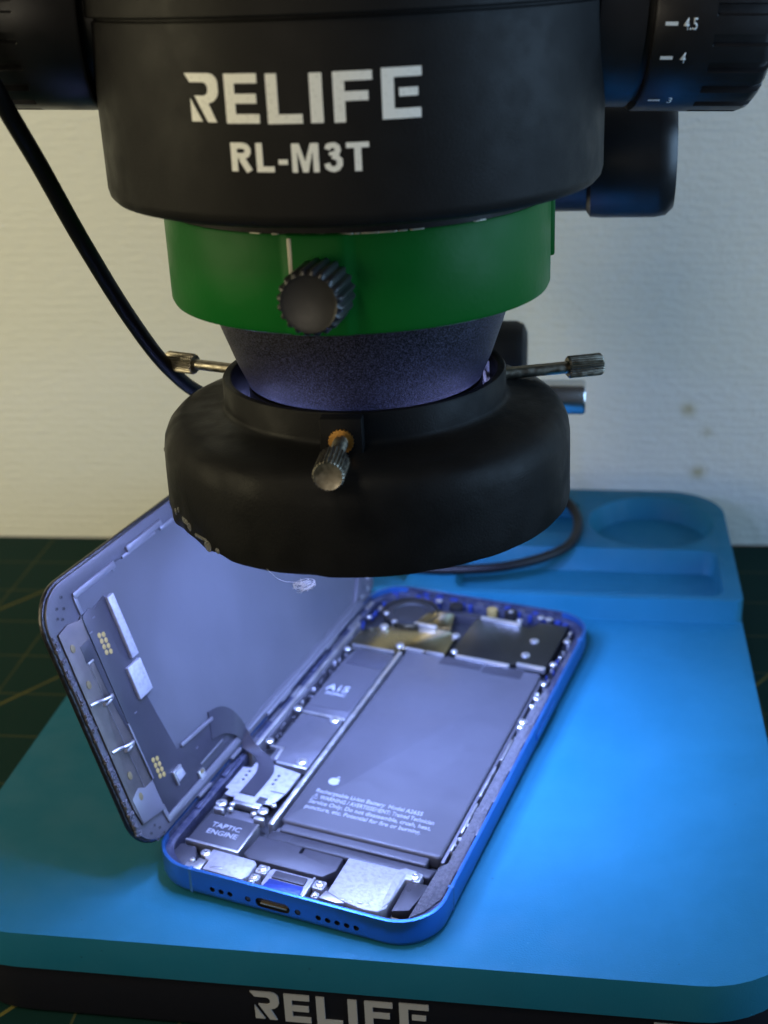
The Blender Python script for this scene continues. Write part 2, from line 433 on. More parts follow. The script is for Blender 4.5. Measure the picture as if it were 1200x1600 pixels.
# ------------------------------------------------------------------ blue silicone work mat
def mk(z0, z1, pts, bev=0, T=RZ): return G(T).prism(pts, z0, z1).build('c', 'silicone', bev=bev)
mat_o = G(RZ).prism(rrect(-152, 50.5, 211.2, 460, (25, 20, 20, 25), 10), -10, 0).build('silicone_mat', 'silicone')
up = mk(-6, 8, rrect(-152, 50.45, 370.5, 459.9, (3, 20, 20, 3), 10))
boolean(mat_o, [up], 'UNION')
def taper(bot, top, z0, z1):
    g = G(RZ); a = [g.v(x, y, z0) for x, y in bot]; b = [g.v(x, y, z1) for x, y in top]; n = len(a)
    for i in range(n): g.bm.faces.new((a[i], a[(i+1) % n], b[(i+1) % n], b[i]))
    g.bm.faces.new(b); g.bm.faces.new(a[::-1]); return g.build('c', 'silicone')
k = 12/5.
slot = taper(rrect(-41, 44, 374.5, 404.3, 4), rrect(-42, 45, 373.5, 407.6, 5), .6, 8.6)
slot2 = taper(rrect(-146, -59, 374.5, 404.3, 4), rrect(-147, -58, 373.5, 407.6, 5), .6, 8.6)
def circ(cx, cy, r, n=48): return [(cx+r*math.cos(2*PI*i/n), cy+r*math.sin(2*PI*i/n)) for i in range(n)]
well = taper(circ(24, 430.6, 19.6), circ(24, 431, 22.3), .6, 8.4)
well2 = taper(circ(-125, 430.6, 19.6), circ(-125, 431, 22.3), .6, 8.4)
trench = mk(1.5, 9, rrect(-32, -2, 420, 448, 4))
boolean(mat_o, [slot, slot2, well, well2, trench])
rebevel(mat_o, 1.3, 4)
tag(mat_o, 'sky blue silicone work mat with raised rear tray, lying on the microscope base', 'work mat')

# ------------------------------------------------------------------ microscope on its stand
AX = Vector((-2.5, 256, 0))
mic = empty('microscope', (uvw(-46, 330, -26)))
inv = mic.matrix_world.inverted()
def MT(T=I4): return Matrix.Translation(-uvw(-46, 330, -26)) @ T      # parts live in the empty's frame
tag(mic, 'black stereo microscope with green holder ring, white lettering and black side knobs', 'microscope')
base = G(MT(RZ)).prism(rrect(-150.5, 49, 213, 458.5, (24, 18, 18, 24), 10), -25.2, -10.02).build('base', 'base_black', mic, bev=1.2, seg=3)
for (u, v) in ((-138, 224), (37, 224), (-138, 446), (37, 446)):
    G(MT(RZ)).cyl((u, v, -26), 6, .9).build('foot', 'cable', base)
# lettering on the base's front face: plane v = 213, x along u
def on_front(u0, z0, off=.02):
    return MT(RZ) @ Matrix(((1, 0, 0, u0), (0, 0, -1, 213-off), (0, 1, 0, z0), (0, 0, 0, 1)))
finish_flat(maker_letters(40.6, 8.2), on_front(-72.0, -21.2), 'lettering', 'grey_print', base, .35)
G(MT(RZ)).box(17.3, 31, 212.8, 213, -18.5, -12.6).build('rating_label', 'grey_print', base)
PIL = uvw(-46, 427, 0)
G(MT()).cyl((PIL.x, PIL.y, -10.5), 12.5, 330, n=48).build('pillar', 'chrome', mic)
G(MT()).cyl((PIL.x, PIL.y, -10.3), 18, 24, n=48, ch=2).build('pillar_foot', 'base_black', mic)
# clamp collar low on the pillar, its dark boss and chrome lock knob show beside the lamp
HX = Matrix.Translation((0, 0, 0)) @ RZ
cl = G(MT()).cyl((PIL.x, PIL.y, 78), 17, 30, n=48, ch=2).build('pillar_collar', 'knob_black', mic)
def xc(c, R=RZ): return MT() @ Matrix.Translation(Vector(c)) @ R
G(xc((30, 346, 96.8))).lathe([(0, -12), (8.4, -12), (8.4, 9), (7.6, 11), (5.5, 12), (0, 12)], 40, axis='x').build('collar_boss', 'head_black', cl)
G(xc((44, 348, 82.0))).lathe([(0, -18), (4.9, -18), (4.9, 14.2), (4.4, 14.9), (0, 14.9)], 40, axis='x').build('collar_lock_knob', 'chrome', cl)
# focusing block behind the head and its big horizontal knob
G(MT(RZ)).prism(rrect(-64, -28, 300, 445, 4), 128, 172).build('focus_block', 'head_black', mic, bev=1.5)
fk = G(xc((44, 312, 154.2))).lathe([(0, -25), (13, -25), (13, 8), (14.4, 9), (14.6, 12), (14.6, 24), (14.2, 26.5), (12.6, 28.2), (0, 28.6)], 72, axis='x').build('focus_knob', 'knob_black', mic)
G(xc((30, 312, 154.2))).cyl((-40, 0, 0), 7, 60, axis='x').build('knob_shaft', 'knob_black', fk)

# green holder ring (ring plus rear arm)
def gr(a, r, h):
    # faceted boss pad at the front where the thumb screw sits
    d = (a - (-PI/2 + A97 - .02)); d = (d+PI) % (2*PI) - PI
    if abs(d) < .155: r = r + .55*(1 if abs(d) < .135 else (.155-abs(d))/.02)
    return r, h
RG = 37.95
C0 = MT(Matrix.Translation(AX))
hr = G(C0).lathe([(30, 138.4), (36.9, 138.4), (37.6, 138.7), (RG, 139.5), (RG, 155.6), (37.7, 156.2), (37.0, 156.5), (30, 156.5)], 256, rf=lambda a, r, h: gr(a, r, h) if r > 34 else (r, h), closed=True).build('holder_ring', 'green', mic)
G(MT(RZ)).prism(rrect(-62, -30, 287, 306, 2), 140, 155).build('holder_arm', 'green', hr, bev=1)
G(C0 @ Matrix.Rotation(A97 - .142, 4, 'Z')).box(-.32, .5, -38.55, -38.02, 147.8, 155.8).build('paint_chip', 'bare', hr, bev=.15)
G(C0 @ Matrix.Rotation(math.radians(8), 4, 'Z')).box(36, 38.45, -7, -2, 143, 156).build('ring_lug', 'green', hr, bev=.5)
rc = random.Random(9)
for dg in (-118, -112, -104, -101, -93, -90, -86.5, -82, -78, -74, -55):  # worn slivers of bare metal, also painting in the missing bevel highlights
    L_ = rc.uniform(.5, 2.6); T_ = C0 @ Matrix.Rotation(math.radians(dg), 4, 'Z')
    G(T_).prism([(37.35, -L_), (37.75+rc.uniform(0, .12), -L_*.6), (37.8, L_*.7), (37.3, L_)], 156.18, 156.42).build('edge_wear_glint', 'bare', hr, bev=.05)
# thumb screw: knurled black head
def knurl(n, depth, sharp=2.):
    def f(a, r, h): return r - depth*(0.5+0.5*math.cos(a*n))**sharp, h
    return f
KD = Vector((-2.9, -12, 0)).normalized()
def along(o, d, up=Vector((0, 0, 1))):
    x = d.normalized(); z = (up - x*up.dot(x)).normalized(); y = z.cross(x)
    return Matrix.Translation(o) @ Matrix((x, y, z)).transposed().to_4x4()
TK = MT(along(Vector((-8.4, 218.6, 147.0)), KD))
fk2 = knurl(20, .55, 1.2)
ts = G(TK).lathe([(0, -1), (4.6, -1), (4.6, .8), (5.75, 1.2), (5.85, 2), (5.85, 9.8), (5.5, 10.6), (4.9, 10.9), (4.4, 10.7), (0, 10.6)], 160, axis='x',
                 rf=lambda a, r, h: fk2(a, r, h) if r > 5.3 else (r, h)).build('thumb_screw', 'knob_black', mic)
G(TK).cyl((-6, 0, 0), 2.4, 6, axis='x').build('screw_shaft', 'bare', ts)

# upper body and eyepiece tubes, above the picture
G(C0).lathe([(0, 215.1), (44, 215.1), (45, 217), (45, 250), (36, 285), (0, 287)], 64).build('upper_body', 'head_black', mic)
for dx in (-26, 26):
    G(MT(along(uvw(-46+dx, 238, 262), uvw(0, -.8, .62)))).lathe([(0, 0), (15, 0), (15, 60), (19, 62), (19, 90), (0, 92)], 40, axis='x').build('eyepiece', 'knob_black', mic)
# objective housing (flared cone) and its lens
def cone_rf(a, r, h): return r, h
ob = G(C0).lathe([(21.5, 120.0), (23.6, 119.4), (24.4, 120.0), (24.8, 121.2), (26.3, 124.6), (28.7, 131.5), (30.9, 138.2), (30.9, 141), (21.5, 141)], 200, closed=True).build('objective', 'cone', mic)
G(C0).lathe([(21.6, 108), (24.2, 108), (24.3, 119.2), (21.6, 119.2)], 128, closed=True).build('lens_barrel', 'knob_black', ob)
G(C0).lathe([(0, 110), (10, 109.4), (21.6, 110), (21.6, 111), (0, 111)], 64).build('lens', 'glass_lens', ob)

# head: drum, underside neck, flange with small screw
hd = G(C0).lathe([(31, 156.2), (37.6, 156.3), (37.6, 158.6), (45.4, 158.9), (46.6, 159.3), (47.4, 160.2), (47.7, 161.5), (47.7, 190.9), (47.3, 191.2), (47.3, 191.5), (40, 191.5), (30, 190)], 200).build('head', 'head_black', mic)
G(C0).lathe([(20, 191.6), (48.4, 191.6), (48.7, 191.9), (48.7, 215), (20, 215)], 200, closed=True).build('flange', 'head_black', hd)
G(MT(along(AX + Vector((48.7*math.cos(math.radians(-38)), 48.7*math.sin(math.radians(-38)), 197.9)), Vector((math.cos(math.radians(-38)), math.sin(math.radians(-38)), 0))))).cyl((-.4, 0, 0), 1.5, .9, axis='x', ch=.2).build('flange_screw', 'chrome', hd)
def wrap(a0, z0, R=47.7):
    def f(x, y, z):
        a = math.radians(a0) + x/R; return ((R+.02+z)*math.sin(a), -(R+.02+z)*math.cos(a), z0+y)
    return f
finish_flat(maker_letters(39.4, 7.75), C0, 'lettering', 'white_print', hd, .05, wrap(-33.5, 175.75))
finish_flat(model_letters(22.9, 4.55), C0, 'model_lettering', 'white_print', hd, .05, wrap(-24.2, 168.3))

# zoom knobs on both sides: shaft collar, grip with flutes, scale marks
def flutes(n, depth, h0, sgn):
    def f(a, r, h):
        if (h*sgn) < h0: return r, h
        c = (a*n/(2*PI)) % 1.
        return (r-depth if abs(c-.5) < .17 else r), h
    return f
KX = MT(Matrix.Translation((AX.x, AX.y, 192.5)) @ Matrix.Rotation(math.radians(2.6), 4, 'Y'))
def zoom_knob(s):
    if s > 0: o1 = G(KX).lathe([(0, 44), (19.3, 44), (19.3, 52.3), (18.4, 52.4), (18.4, 53.6)], 96, axis='x').build('zoom_knob_collar', 'knob_black', mic)
    else: o1 = G(KX).lathe([(0, -42), (17, -42), (17, -46.4)], 96, axis='x').build('zoom_knob_collar', 'knob_black', mic)
    a, b = (53.6, 76.0) if s > 0 else (-46.4, -74.2)
    g = G(KX); R = 20.
    hs = [a, a+.01*s]; prof = [(0, a), (19.7, a), (R, a+.5*s), (R, a+(10.6 if s > 0 else 10.95)*s), (R, a+(10.7 if s > 0 else 11.05)*s), (R, b-2.6*s), (19.5, b-1.2*s), (18.4, b-.3*s), (17.5, b), (0, b)]
    fl = flutes(24, 1.0, (abs(a)+10.65) if s > 0 else 57.4, s)
    o2 = g.lathe(prof, 480, axis='x', rf=lambda an, r, h: fl(an+.08, r, h) if 18 < r else (r, h)).build('zoom_knob', 'knob_black', mic)
    return o2
zoom_knob(-1); zr = zoom_knob(1)
def kwrap(h0, ang, R=20.):
    # x runs along the knob axis, y up round the barrel; ang measured downwards from the front
    def f(x, y, z):
        t = -math.radians(ang) + y/R
        return (h0+x, -(R+.03+z)*math.cos(t), (R+.03+z)*math.sin(t))
    return f
for txt, ang, dx in (('4.5', 9.6, 0), ('4', 27.0, .55), ('3', 58.0, .9)):
    text_mesh(txt, 2.9, KX, 'scale_number', 'white_print', zr, bold=.03, sx=.72, depth=.03, wrapfn=kwrap(58.6-.012*ang+dx, ang+3.2))
    bm = poly_bm([[(0, 0), (2.2, 0), (2.2, .65), (0, .65)]])
    finish_flat(bm, KX, 'scale_mark', 'white_print', zr, .03, kwrap(55.3, ang+1.2))

# ------------------------------------------------------------------ ring lamp clamped round the objective
rl = empty('ring_light', (AX.x, AX.y, 93.5))
tag(rl, 'black plastic ring lamp with melted lower rim, clamped below the objective by knurled screws', 'ring lamp')
def RT(T=I4): return Matrix.Translation(-Vector((AX.x, AX.y, 93.5))) @ T
CR = RT(Matrix.Translation(AX + Vector((-.3, 0, 0))))
rng = random.Random(3)
def bumpn(a, a0, wd): 
    d = (a-a0+PI) % (2*PI) - PI; return math.exp(-(d/wd)**2)
def rim(a, r, h):
    if h > 97.5: return r, h
    e = 2.0*bumpn(a, math.radians(193), .16) + 1.7*bumpn(a, math.radians(212), .11) + .9*bumpn(a, math.radians(226), .07) + .25*bumpn(a, math.radians(256), .05)
    e += .12*math.sin(a*9)+.08*math.sin(a*23+1)
    k = (97.5-h)/3.9
    return r + .25*k*math.sin(a*31)*(.1+bumpn(a, math.radians(205), .3)), h + max(0, e)*k
prof = [(42.75, 93.6), (42.85, 94.5), (42.8, 97.5), (42.75, 104), (42.65, 107.5), (42.3, 109.7), (41.5, 111.5), (40.2, 112.9), (38.4, 113.7), (36.2, 114.1), (33, 114.5), (30.7, 114.8), (30.1, 115.1), (29.6, 115.5), (29.45, 116.2), (29.4, 120.7), (29.1, 121.2), (27.9, 121.2), (27.6, 120.9), (27.6, 112), (27.8, 98.4), (28.1, 97.6), (28.7, 97.5), (29.1, 98.2), (29.2, 103), (36, 103.4), (39.5, 103.2), (40.9, 102), (41.3, 98.5), (41.5, 94.6), (42.0, 93.7)]
housing = G(CR).lathe(prof, 360, rf=rim, closed=True).build('housing', 'ringplastic', rl, ang=50)
G(CR @ Matrix.Rotation(math.radians(210), 4, 'Z')).box(41.5, 42.95, -1.6, 1.6, 96.6, 98.2).build('melted_scar', 'melt', housing, bev=.5)
G(CR @ Matrix.Rotation(math.radians(219), 4, 'Z')).box(41.6, 43.0, -2.4, 2.0, 95.6, 96.5).build('melted_scar', 'melt', housing, bev=.35)
for dg, w_, z_ in ((203, .9, 97.6), (206, .7, 98.8), (213, 1.1, 96.9), (222, 1.5, 95.0), (226, .8, 94.9)):
    G(CR @ Matrix.Rotation(math.radians(dg), 4, 'Z')).lathe([(0, 41.9), (w_, 41.9), (w_*.8, 42.95), (0, 43.1)], 9, c=(0, 0, z_), axis='x').build('melted_scar', 'melt', housing)
G(CR @ Matrix.Rotation(math.radians(184), 4, 'Z')).box(42.2, 43.0, -.3, .3, 105.6, 106.5).build('burr', 'melt', housing, bev=.15)
G(CR).lathe([(29.3, 100.4), (40.6, 100.4), (40.6, 101.4), (29.3, 101.4)], 96, closed=True).build('lamp_board', 'pcb', rl)
leds = []
for (R_, n_) in ((32.2, 30), (37.0, 36)):
    for i in range(n_):
        a = 2*PI*i/n_; leds.append(G(CR).lathe([(0, 98.6), (1.1, 98.8), (1.7, 99.5), (1.7, 100.35)], 10, c=(R_*math.cos(a), R_*math.sin(a), 0)).build('led', 'led' if i % 2 == 0 or math.sin(a) > -.1 or R_ > 35 else 'led_off', rl))
# pale liner in the gap, plus hidden glowing arcs added to light the cone
def arc_liner(d0, d1, z0, z1, m, r0=27.05, r1=27.5):
    a0 = [math.radians(d0+(d1-d0)*i/40) for i in range(41)]
    G(CR).prism([(r1*math.cos(a), r1*math.sin(a)) for a in a0] + [(r0*math.cos(a), r0*math.sin(a)) for a in a0[::-1]], z0, z1).build('liner_glow', m, rl)
M['added_glow'] = mat('liner_glow', (.5, .5, .55), .5, emit=((.34, .40, 1.), 14.))  # emission added to light the objective cone
arc_liner(-76, 74, 101, 109, 'added_glow'); arc_liner(84, 194, 101, 109, 'added_glow'); arc_liner(200, 250, 101, 109, 'added_glow')
arc_liner(14, 34, 116.9, 119.2, 'pcb')
# three clamp screws
fk3 = knurl(26, .28, 1.)
def clamp(pos, dirv, L=18.5, hl=8.2, boss=True, hr=2.85, sr=1.45):
    T = RT(along(Vector(pos), Vector(dirv)))
    if boss: G(T).prism([(-1.2, -4.0), (2.1, -4.0), (2.1, 4.0), (-1.2, 4.0)], -4.2, 4.3).build('screw_boss', 'ringplastic', rl, bev=.35)
    sh = G(T)
    pr = [(0, -4)] + [(sr - ((.10 if boss else .03) if i % 2 else 0), -4 + i*.36) for i in range(int((L-hl+4)/.36))] + [(sr, L-hl+.2), (0, L-hl+.3)]
    s_ = sh.lathe(pr, 28, axis='x').build('clamp_screw', 'brass', rl, ang=20)
    G(T).lathe([(0, L-hl), (hr-.35, L-hl), (hr, L-hl+.35), (hr, L-.35), (hr-.3, L), (hr-.6, L-.08), (0, L-.1)], 156, axis='x', rf=lambda a, r, h: fk3(a, r, h) if r > hr-.1 else (r, h)).build('knurled_head', 'brass', s_, ang=25)
    if boss: 
        f4 = knurl(22, .2, 1.)
        G(T).lathe([(0, 2.0), (2.45, 2.0), (2.45, 2.7), (1.3, 2.8), (1.3, 2.8), (0, 2.8)], 132, axis='x', rf=lambda a, r, h: f4(a, r, h) if r > 2.4 else (r, h)).build('washer', 'rust', s_, ang=25)
clamp((-7.1, 225.6, 117.0), (-2.3, -19.5, 0.1), 20.0)
clamp((-28.6, 271.3, 116.9), (-.87, .47, 0), 21.6, 7.6, False, 2.35, 1.2)
clamp((26.9, 264.5, 115.7), (.97, .17, 0), 22.4, 7.8, False, 2.45, 1.35)
# power cable: down from the left, behind the lamp, and looping on the raised part of the mat
cp = spline([(-66, 222, 215), (-66.8, 230, 192.6), (-63.9, 235, 179.7), (-61.2, 245, 166.5), (-57.2, 255, 149.6), (-52.4, 268, 130.8), (-47.3, 280, 115.6), (-41, 293, 104.5),
             (-28, 310, 96), (-4, 336, 90), (24, 385, 62), (52, 425, 26), (66, 434, 13.5), (69.6, 420, 10), (62, 398.5, 9.8), (42, 386.5, 9.8), (20, 385.5, 9.8), (2, 391, 9.8), (-6, 402, 9.8)], 12)
G(RT()).tube(cp, 1.68, 16).build('power_cable', 'cable', rl)

# lint tuft hanging on the lamp's rim
lt = G(Matrix.Translation((0, 0, 0)))
rr = random.Random(11)
for i in range(34):
    c = Vector((-15.6, 214.4, 92.0)); P = []
    a = rr.uniform(0, 2*PI); q = rr.uniform(.2, .95)
    for j in range(5):
        a += rr.uniform(-1.6, 1.6); q = min(1, max(.1, q+rr.uniform(-.5, .5)))
        P.append(c + Vector((2.2*q*math.cos(a), rr.uniform(-.6, .7), 1.15*q*math.sin(a)+.3*q*math.cos(a))))
    lt.tube(spline(P, 5), .028, 5)
lt.tube(spline([(-22.6, 217.6, 94.2), (-21.6, 216.6, 93.6), (-20.6, 216.4, 92.7), (-19.2, 216, 92.2), (-17.0, 215, 92.4)], 5), .03, 5)
lt.tube(spline([(-16.2, 214.9, 93.2), (-15.9, 214.5, 91.0), (-16.3, 214.5, 90.2)], 5), .03, 5)
lo = lt.build('lint_tuft', 'lint'); tag(lo, 'tangle of pale lint fibres caught on the lamp rim above the phone', 'lint')

# ------------------------------------------------------------------ opened phone
yw = math.radians(-23.248)
ex = Vector((math.cos(yw), math.sin(yw), -1.2/71.5)).normalized()
ey = Vector((-math.sin(yw), math.cos(yw), 1.8/146.7)); ey = (ey - ex*ey.dot(ex)).normalized(); ez = ex.cross(ey)
RP = Matrix((ex, ey, ez)).transposed()
CP = Vector((1.878, 296.659, 8.7)) - ez*7.3
ph = empty('smartphone', CP, RP.to_4x4())
tag(ph, 'opened blue smartphone, display folded out on its left edge, battery and boards exposed', 'smartphone')
PT = Matrix.Translation((-35.75, -73.35, 7.3))      # (x, y, z): corner at bottom left, z = 0 at the rim
def P_(): return G(PT)

# frame: wall with openings, floor, inner ledge
n_ = 12
outer = rrect(0, 71.5, 0, 146.7, 11.2, n_); inn = rrect(.85, 70.65, .85, 145.85, 10.4, n_)
fr = P_()
lv = [(1.7, -7.3), (.7, -7.0), (.2, -6.4), (0, -5.7), (0, -.45), (.08, -.1), (.25, 0)]
rings = []
for ins, z in lv:
    rings.append([fr.v(x, y, z) for x, y in rrect(ins, 71.5-ins, ins, 146.7-ins, 11.2-ins, n_)])
for z in (0, -5.2): rings.append([fr.v(x, y, z) for x, y in inn])
for A, B in zip(rings, rings[1:]):
    for i in range(len(A)): fr.bm.faces.new((A[i], A[(i+1) % len(A)], B[(i+1) % len(A)], B[i]))
fr.bm.faces.new(rings[0][::-1]); fr.bm.faces.new(rings[-1])
frame = fr.build('frame', 'blue_alu', ph)
cut = []
def stad(cx, cz, w_, h_, y0, y1):
    g = P_(); r = h_/2; pts = []
    for i in range(13): a = -PI/2+PI*i/12; pts.append((cx+w_/2-r+r*math.cos(a), cz+r*math.sin(a)))
    for i in range(13): a = PI/2+PI*i/12; pts.append((cx-w_/2+r+r*math.cos(a), cz+r*math.sin(a)))
    a = [g.v(x, y0, z) for x, z in pts]; b = [g.v(x, y1, z) for x, z in pts]; n = len(a)
    for i in range(n): g.bm.faces.new((a[i], a[(i+1) % n], b[(i+1) % n], b[i]))
    g.bm.faces.new(b); g.bm.faces.new(a[::-1]); return g
HZ = -4.2
cut.append(stad(33.5, HZ, 8.6, 2.6, -1, 1.05).build('c', None, ph))
for x in (18.0, 20.3, 22.6, 44.9, 47.2, 49.5, 51.8, 54.1): cut.append(stad(x, HZ, 1.35, 1.349, -1, 1.0).build('c', None, ph))
for x in (27.2, 39.8): cut.append(stad(x, HZ, 1.5, 1.499, -1, .5).build('c', None, ph))
boolean(frame, cut)
rebevel(frame, 0)
for f in frame.data.polygons: pass
M_dark = M['void']; frame.data.materials.append(M_dark)
frame.data.materials.append(M['ledge'])
for f in frame.data.polygons:          # linings of the drilled openings
    c = f.center
    lx, ly, lz = c.x/MM+35.75, c.y/MM+73.35, c.z/MM-7.3
    if abs(c.z/MM-7.3+2.6) < 2.65 and 1.0 > min(lx, 71.5-lx, ly, 146.7-ly) > .6 and (35.75-lx)*f.normal.x+(73.35-ly)*f.normal.y > .3*math.hypot(35.75-lx, 73.35-ly) or f.normal.z > .9 and lz < -4 : f.material_index = 2
    if .08 < ly < 1.2 and 12.5 < lx < 60 and -6.2 < lz < -2.2 and abs(f.normal.z) < 1.1 and f.area < 2e-5: f.material_index = 1
G(PT).box(30.2, 36.9, .25, 1.0, HZ-.75, HZ-.25).build('port_tongue', 'tongue', frame, bev=.1)
for x in (27.2, 39.8):
    G(PT).lathe([(0, .12), (.58, .12), (.62, .3), (.62, .6)], 5, c=(x, 0, HZ), axis='y').build('base_screw', 'dim', frame)
for (x, y0, y1, s) in ((12.2, -.03, 1.25, 0), (59.6, -.03, 1.25, 0)):
    pass
# antenna breaks: thin plastic bands crossing the rail
def band(x0, x1, y0, y1): return G(PT).box(x0, x1, y0, y1, -6.6, .02).build('antenna_band', M['abl'], frame)
M['abl'] = mat('antenna_plastic', (.02, .10, .26), .5)
band(12.0, 12.7, -.03, 1.27); band(70.23, 71.53, 15.0, 15.7); band(70.23, 71.53, 131, 131.7)
# side button and screw-like dots on the right rail
G(PT).prism(rrect(71.2, 71.9, 82, 100, .3, 3), -4.3, -2.2).build('side_button', 'blue_alu', frame, bev=.25)
# camera bump under the top-left corner
G(PT).prism(rrect(2, 29, 117, 144.5, 6, 6), -9.3, -7.2).build('camera_bump', 'blue_alu', frame, bev=.3)
# dark floor liner and inner ledge
P_().prism(rrect(1.4, 70.1, 1.4, 145.3, 9.6, n_), -5.2, -4.9).build('tray_floor', 'tray_dark', ph)
led_ = P_().ringprism(rrect(.9, 70.6, .9, 145.8, 10.2, n_), rrect(2.9, 68.6, 2.8, 143.2, 8.4, n_), -5, -1.55).build('tray_ledge', 'ledge', ph, bev=.2)

# battery
bt = P_().prism(rrect(23.3, 65.0, 24.9, 110.4, 1.2, 4), -4.9, -1.15).build('battery', 'batt', ph, bev=.75, seg=4)
P_().prism(rrect(24.2, 62.2, 22.3, 25.4, .6, 3), -4.9, -2.1).build('battery_lip', 'batt', bt, bev=.5, seg=3)
P_().prism([(35, 106.3), (47.5, 106.3), (47.5, 110.5), (35, 110.5)], -1.14, -1.06).build('battery_tab', 'flexdark', bt)
P_().prism([(48.2, 105.6), (60, 105.6), (60, 110.5), (48.2, 110.5)], -1.14, -1.07).build('battery_tab', 'flexdark', bt)
def ptext(body, size, x, y, z, m, parent, sx=1., bold=0., name='print'):
    return text_mesh(body, size, PT @ Matrix.Translation((x, y, z)), name, m, parent, bold=bold, sx=sx, depth=.02)
TZ = -1.13
for ln, y, wd in (('Rechargeable Li-ion Battery  Model A2655', 37.9, 28.6), ('\u26a0 WARNING / AVERTISSEMENT: Trained Technician', 35.6, 32.4),
                  ('Service Only. Do not disassemble, crush, heat,', 33.4, 32.4), ('puncture, etc. Potential for fire or burning.', 31.2, 30.6)):
    o = ptext(ln, 2.05, 0, 0, 0, 'text', bt, bold=.035)
    xs = [v.co.x for v in o.data.vertices]; k = wd*MM/(max(xs)-min(xs)); x0 = min(xs)
    for v in o.data.vertices: v.co.x = (v.co.x-x0)*k + (26.8-35.75)*MM; v.co.y += y*MM; v.co.z += TZ*MM
# fruit emblem: body with a bite on the right and a leaf
body = []
for i in range(48):
    a = 2*PI*i/48 + PI/2
    r = 1.52*(1 - .13*math.exp(-((i if i < 24 else i-48)/3.2)**2) - .07*math.exp(-((i-24)/2.5)**2)); x, y = r*math.cos(a)*.98, r*math.sin(a)
    d = math.hypot(x-1.85, y-.22)
    if d < .72: t = .72/d; x, y = 1.85+(x-1.85)*t, .22+(y-.22)*t
    body.append((x, y))
leaf = [(0.02, 1.55), (.1, 1.95), (.42, 2.3), (.72, 2.36), (.68, 2.02), (.42, 1.66)]
finish_flat(poly_bm([body, leaf[::-1]]), PT @ Matrix.Translation((29.5, 43.3, TZ)), 'emblem', 'text', bt, .02)

# rail between logic board and battery
P_().box(21.3, 22.6, 22.3, 108.5, -4.9, -.95).build('divider_rail', 'steel', ph, bev=.2)
P_().box(65.2, 66.0, 24, 108, -4.9, -1.7).build('divider_rail', 'shield', ph, bev=.15)

# logic board shields
sh1 = P_().prism([(7.6, 70.4), (20.8, 70.2), (20.9, 105.8), (8.6, 106.6), (7.6, 100)], -4.9, -1.2).build('board_shield', 'shield', ph, bev=.25)
P_().prism([(9.0, 97.3), (20.4, 97.3), (20.4, 105.4), (9.4, 106)], -1.19, -1.02).build('shield_cover', 'modgrey', sh1, bev=.05)
P_().box(7.9, 20.7, 69.5, 70.3, -2.5, -.95).build('shield_edge', 'steel', sh1, bev=.15)
P_().prism([(8.4, 73.5), (20.2, 73.5), (20.2, 96.6), (8.4, 96.6)], -1.19, -1.1).build('heat_label', 'batt', sh1)
ptext('A15', 4.3, 9.2, 82.4, -1.09, 'text', sh1, sx=.95, bold=.12)
ptext('BIONIC', 1.9, 9.8, 80.1, -1.09, 'text', sh1, sx=1., bold=.05)
sh2 = P_().prism([(9, 46.5), (20.6, 46.3), (20.6, 69.2), (7.9, 69.2), (7.9, 52.6), (9, 52)], -4.9, -1.3).build('board_shield', 'shield', ph, bev=.3)
P_().box(11.6, 20.5, 45.6, 46.5, -3, -1.1).build('shield_edge', 'steel', sh2, bev=.2)
P_().prism([(7, 52.4), (10.9, 52.4), (11.4, 46.8), (10.6, 46.8), (10.2, 51.6), (7, 51.6)], -2, -1.0).build('shield_edge', 'steel', sh2, bev=.12)

def screw(x, y, z=-1., r=1.05, parent=ph, top='screw', h=.5):
    s_ = P_().lathe([(r*1.05, -.3), (r*1.05, h*.35), (r*.8, h*.8), (r*.55, h), (r*.2, h*.96), (0, h*.7)], 20, c=(x, y, z)).build('screw', top, parent)
    P_().box(x-r*.5, x+r*.5, y-.12, y+.12, z+h*.9, z+h*1.04).build('screw_slot', 'dim', s_)
    return s_
for x, y, r in ((18.4, 68.6, 1.45), (18.2, 47.9, 1.35), (6.4, 70.2, 1.15), (6.0, 53.4, 1.05), (6.4, 104.6, 1.0), (20.6, 111.6, 1.1), (11.6, 120.8, 1.3), (13.5, 124.6, .9)): screw(x, y, -.9, r)

# side strips of small connectors and clips along both long walls
rs = random.Random(5)
def clutter(x0, x1, y0, y1, n, z0, z1, mats, zs=-3.0):
    for i in range(n):
        x = rs.uniform(x0, x1); y = y0+(y1-y0)*(i+rs.uniform(.1, .9))/n; a = rs.uniform(.35, 1.1); b = rs.uniform(.5, 2.2)
        m_ = rs.choice(mats)
        if rs.random() < .4:
            P_().cyl((x, y, zs), rs.uniform(.35, .7), rs.uniform(z0, z1)-zs, n=14, ch=.12).build('contact_post', m_, ph)
        else:
            P_().box(x-a/2, x+a/2, y-b/2, y+b/2, zs, rs.uniform(z0, z1)).build('board_component', m_, ph, bev=.12)
clutter(4.6, 6.8, 53, 104, 20, -2.2, -1.1, ['steel', 'modgrey', 'shield', 'dim', 'frost'])
clutter(66.4, 68.0, 26, 56, 10, -1.9, -1.0, ['steel', 'shield', 'foam', 'frost'])
clutter(66.5, 68.2, 74, 108, 12, -1.7, -.8, ['steel', 'screw', 'shield', 'foam'])
P_().box(2.9, 4.1, 47, 120, -4.9, -.65).build('hinge_rail', 'steel', ph, bev=.2)
P_().box(4.3, 4.9, 55, 112, -4.9, -1.1).build('hinge_rail', 'shield', ph, bev=.15)
for y0, y1, x0, x1 in ((28, 33, 66.2, 66.6), (35, 47, 66.3, 66.8), (50, 63, 66.0, 66.5), (66, 76, 66.4, 67.0)):
    P_().box(x0, x1, y0, y1, -4, -.9).build('spring_clip', 'steel', ph, bev=.1)
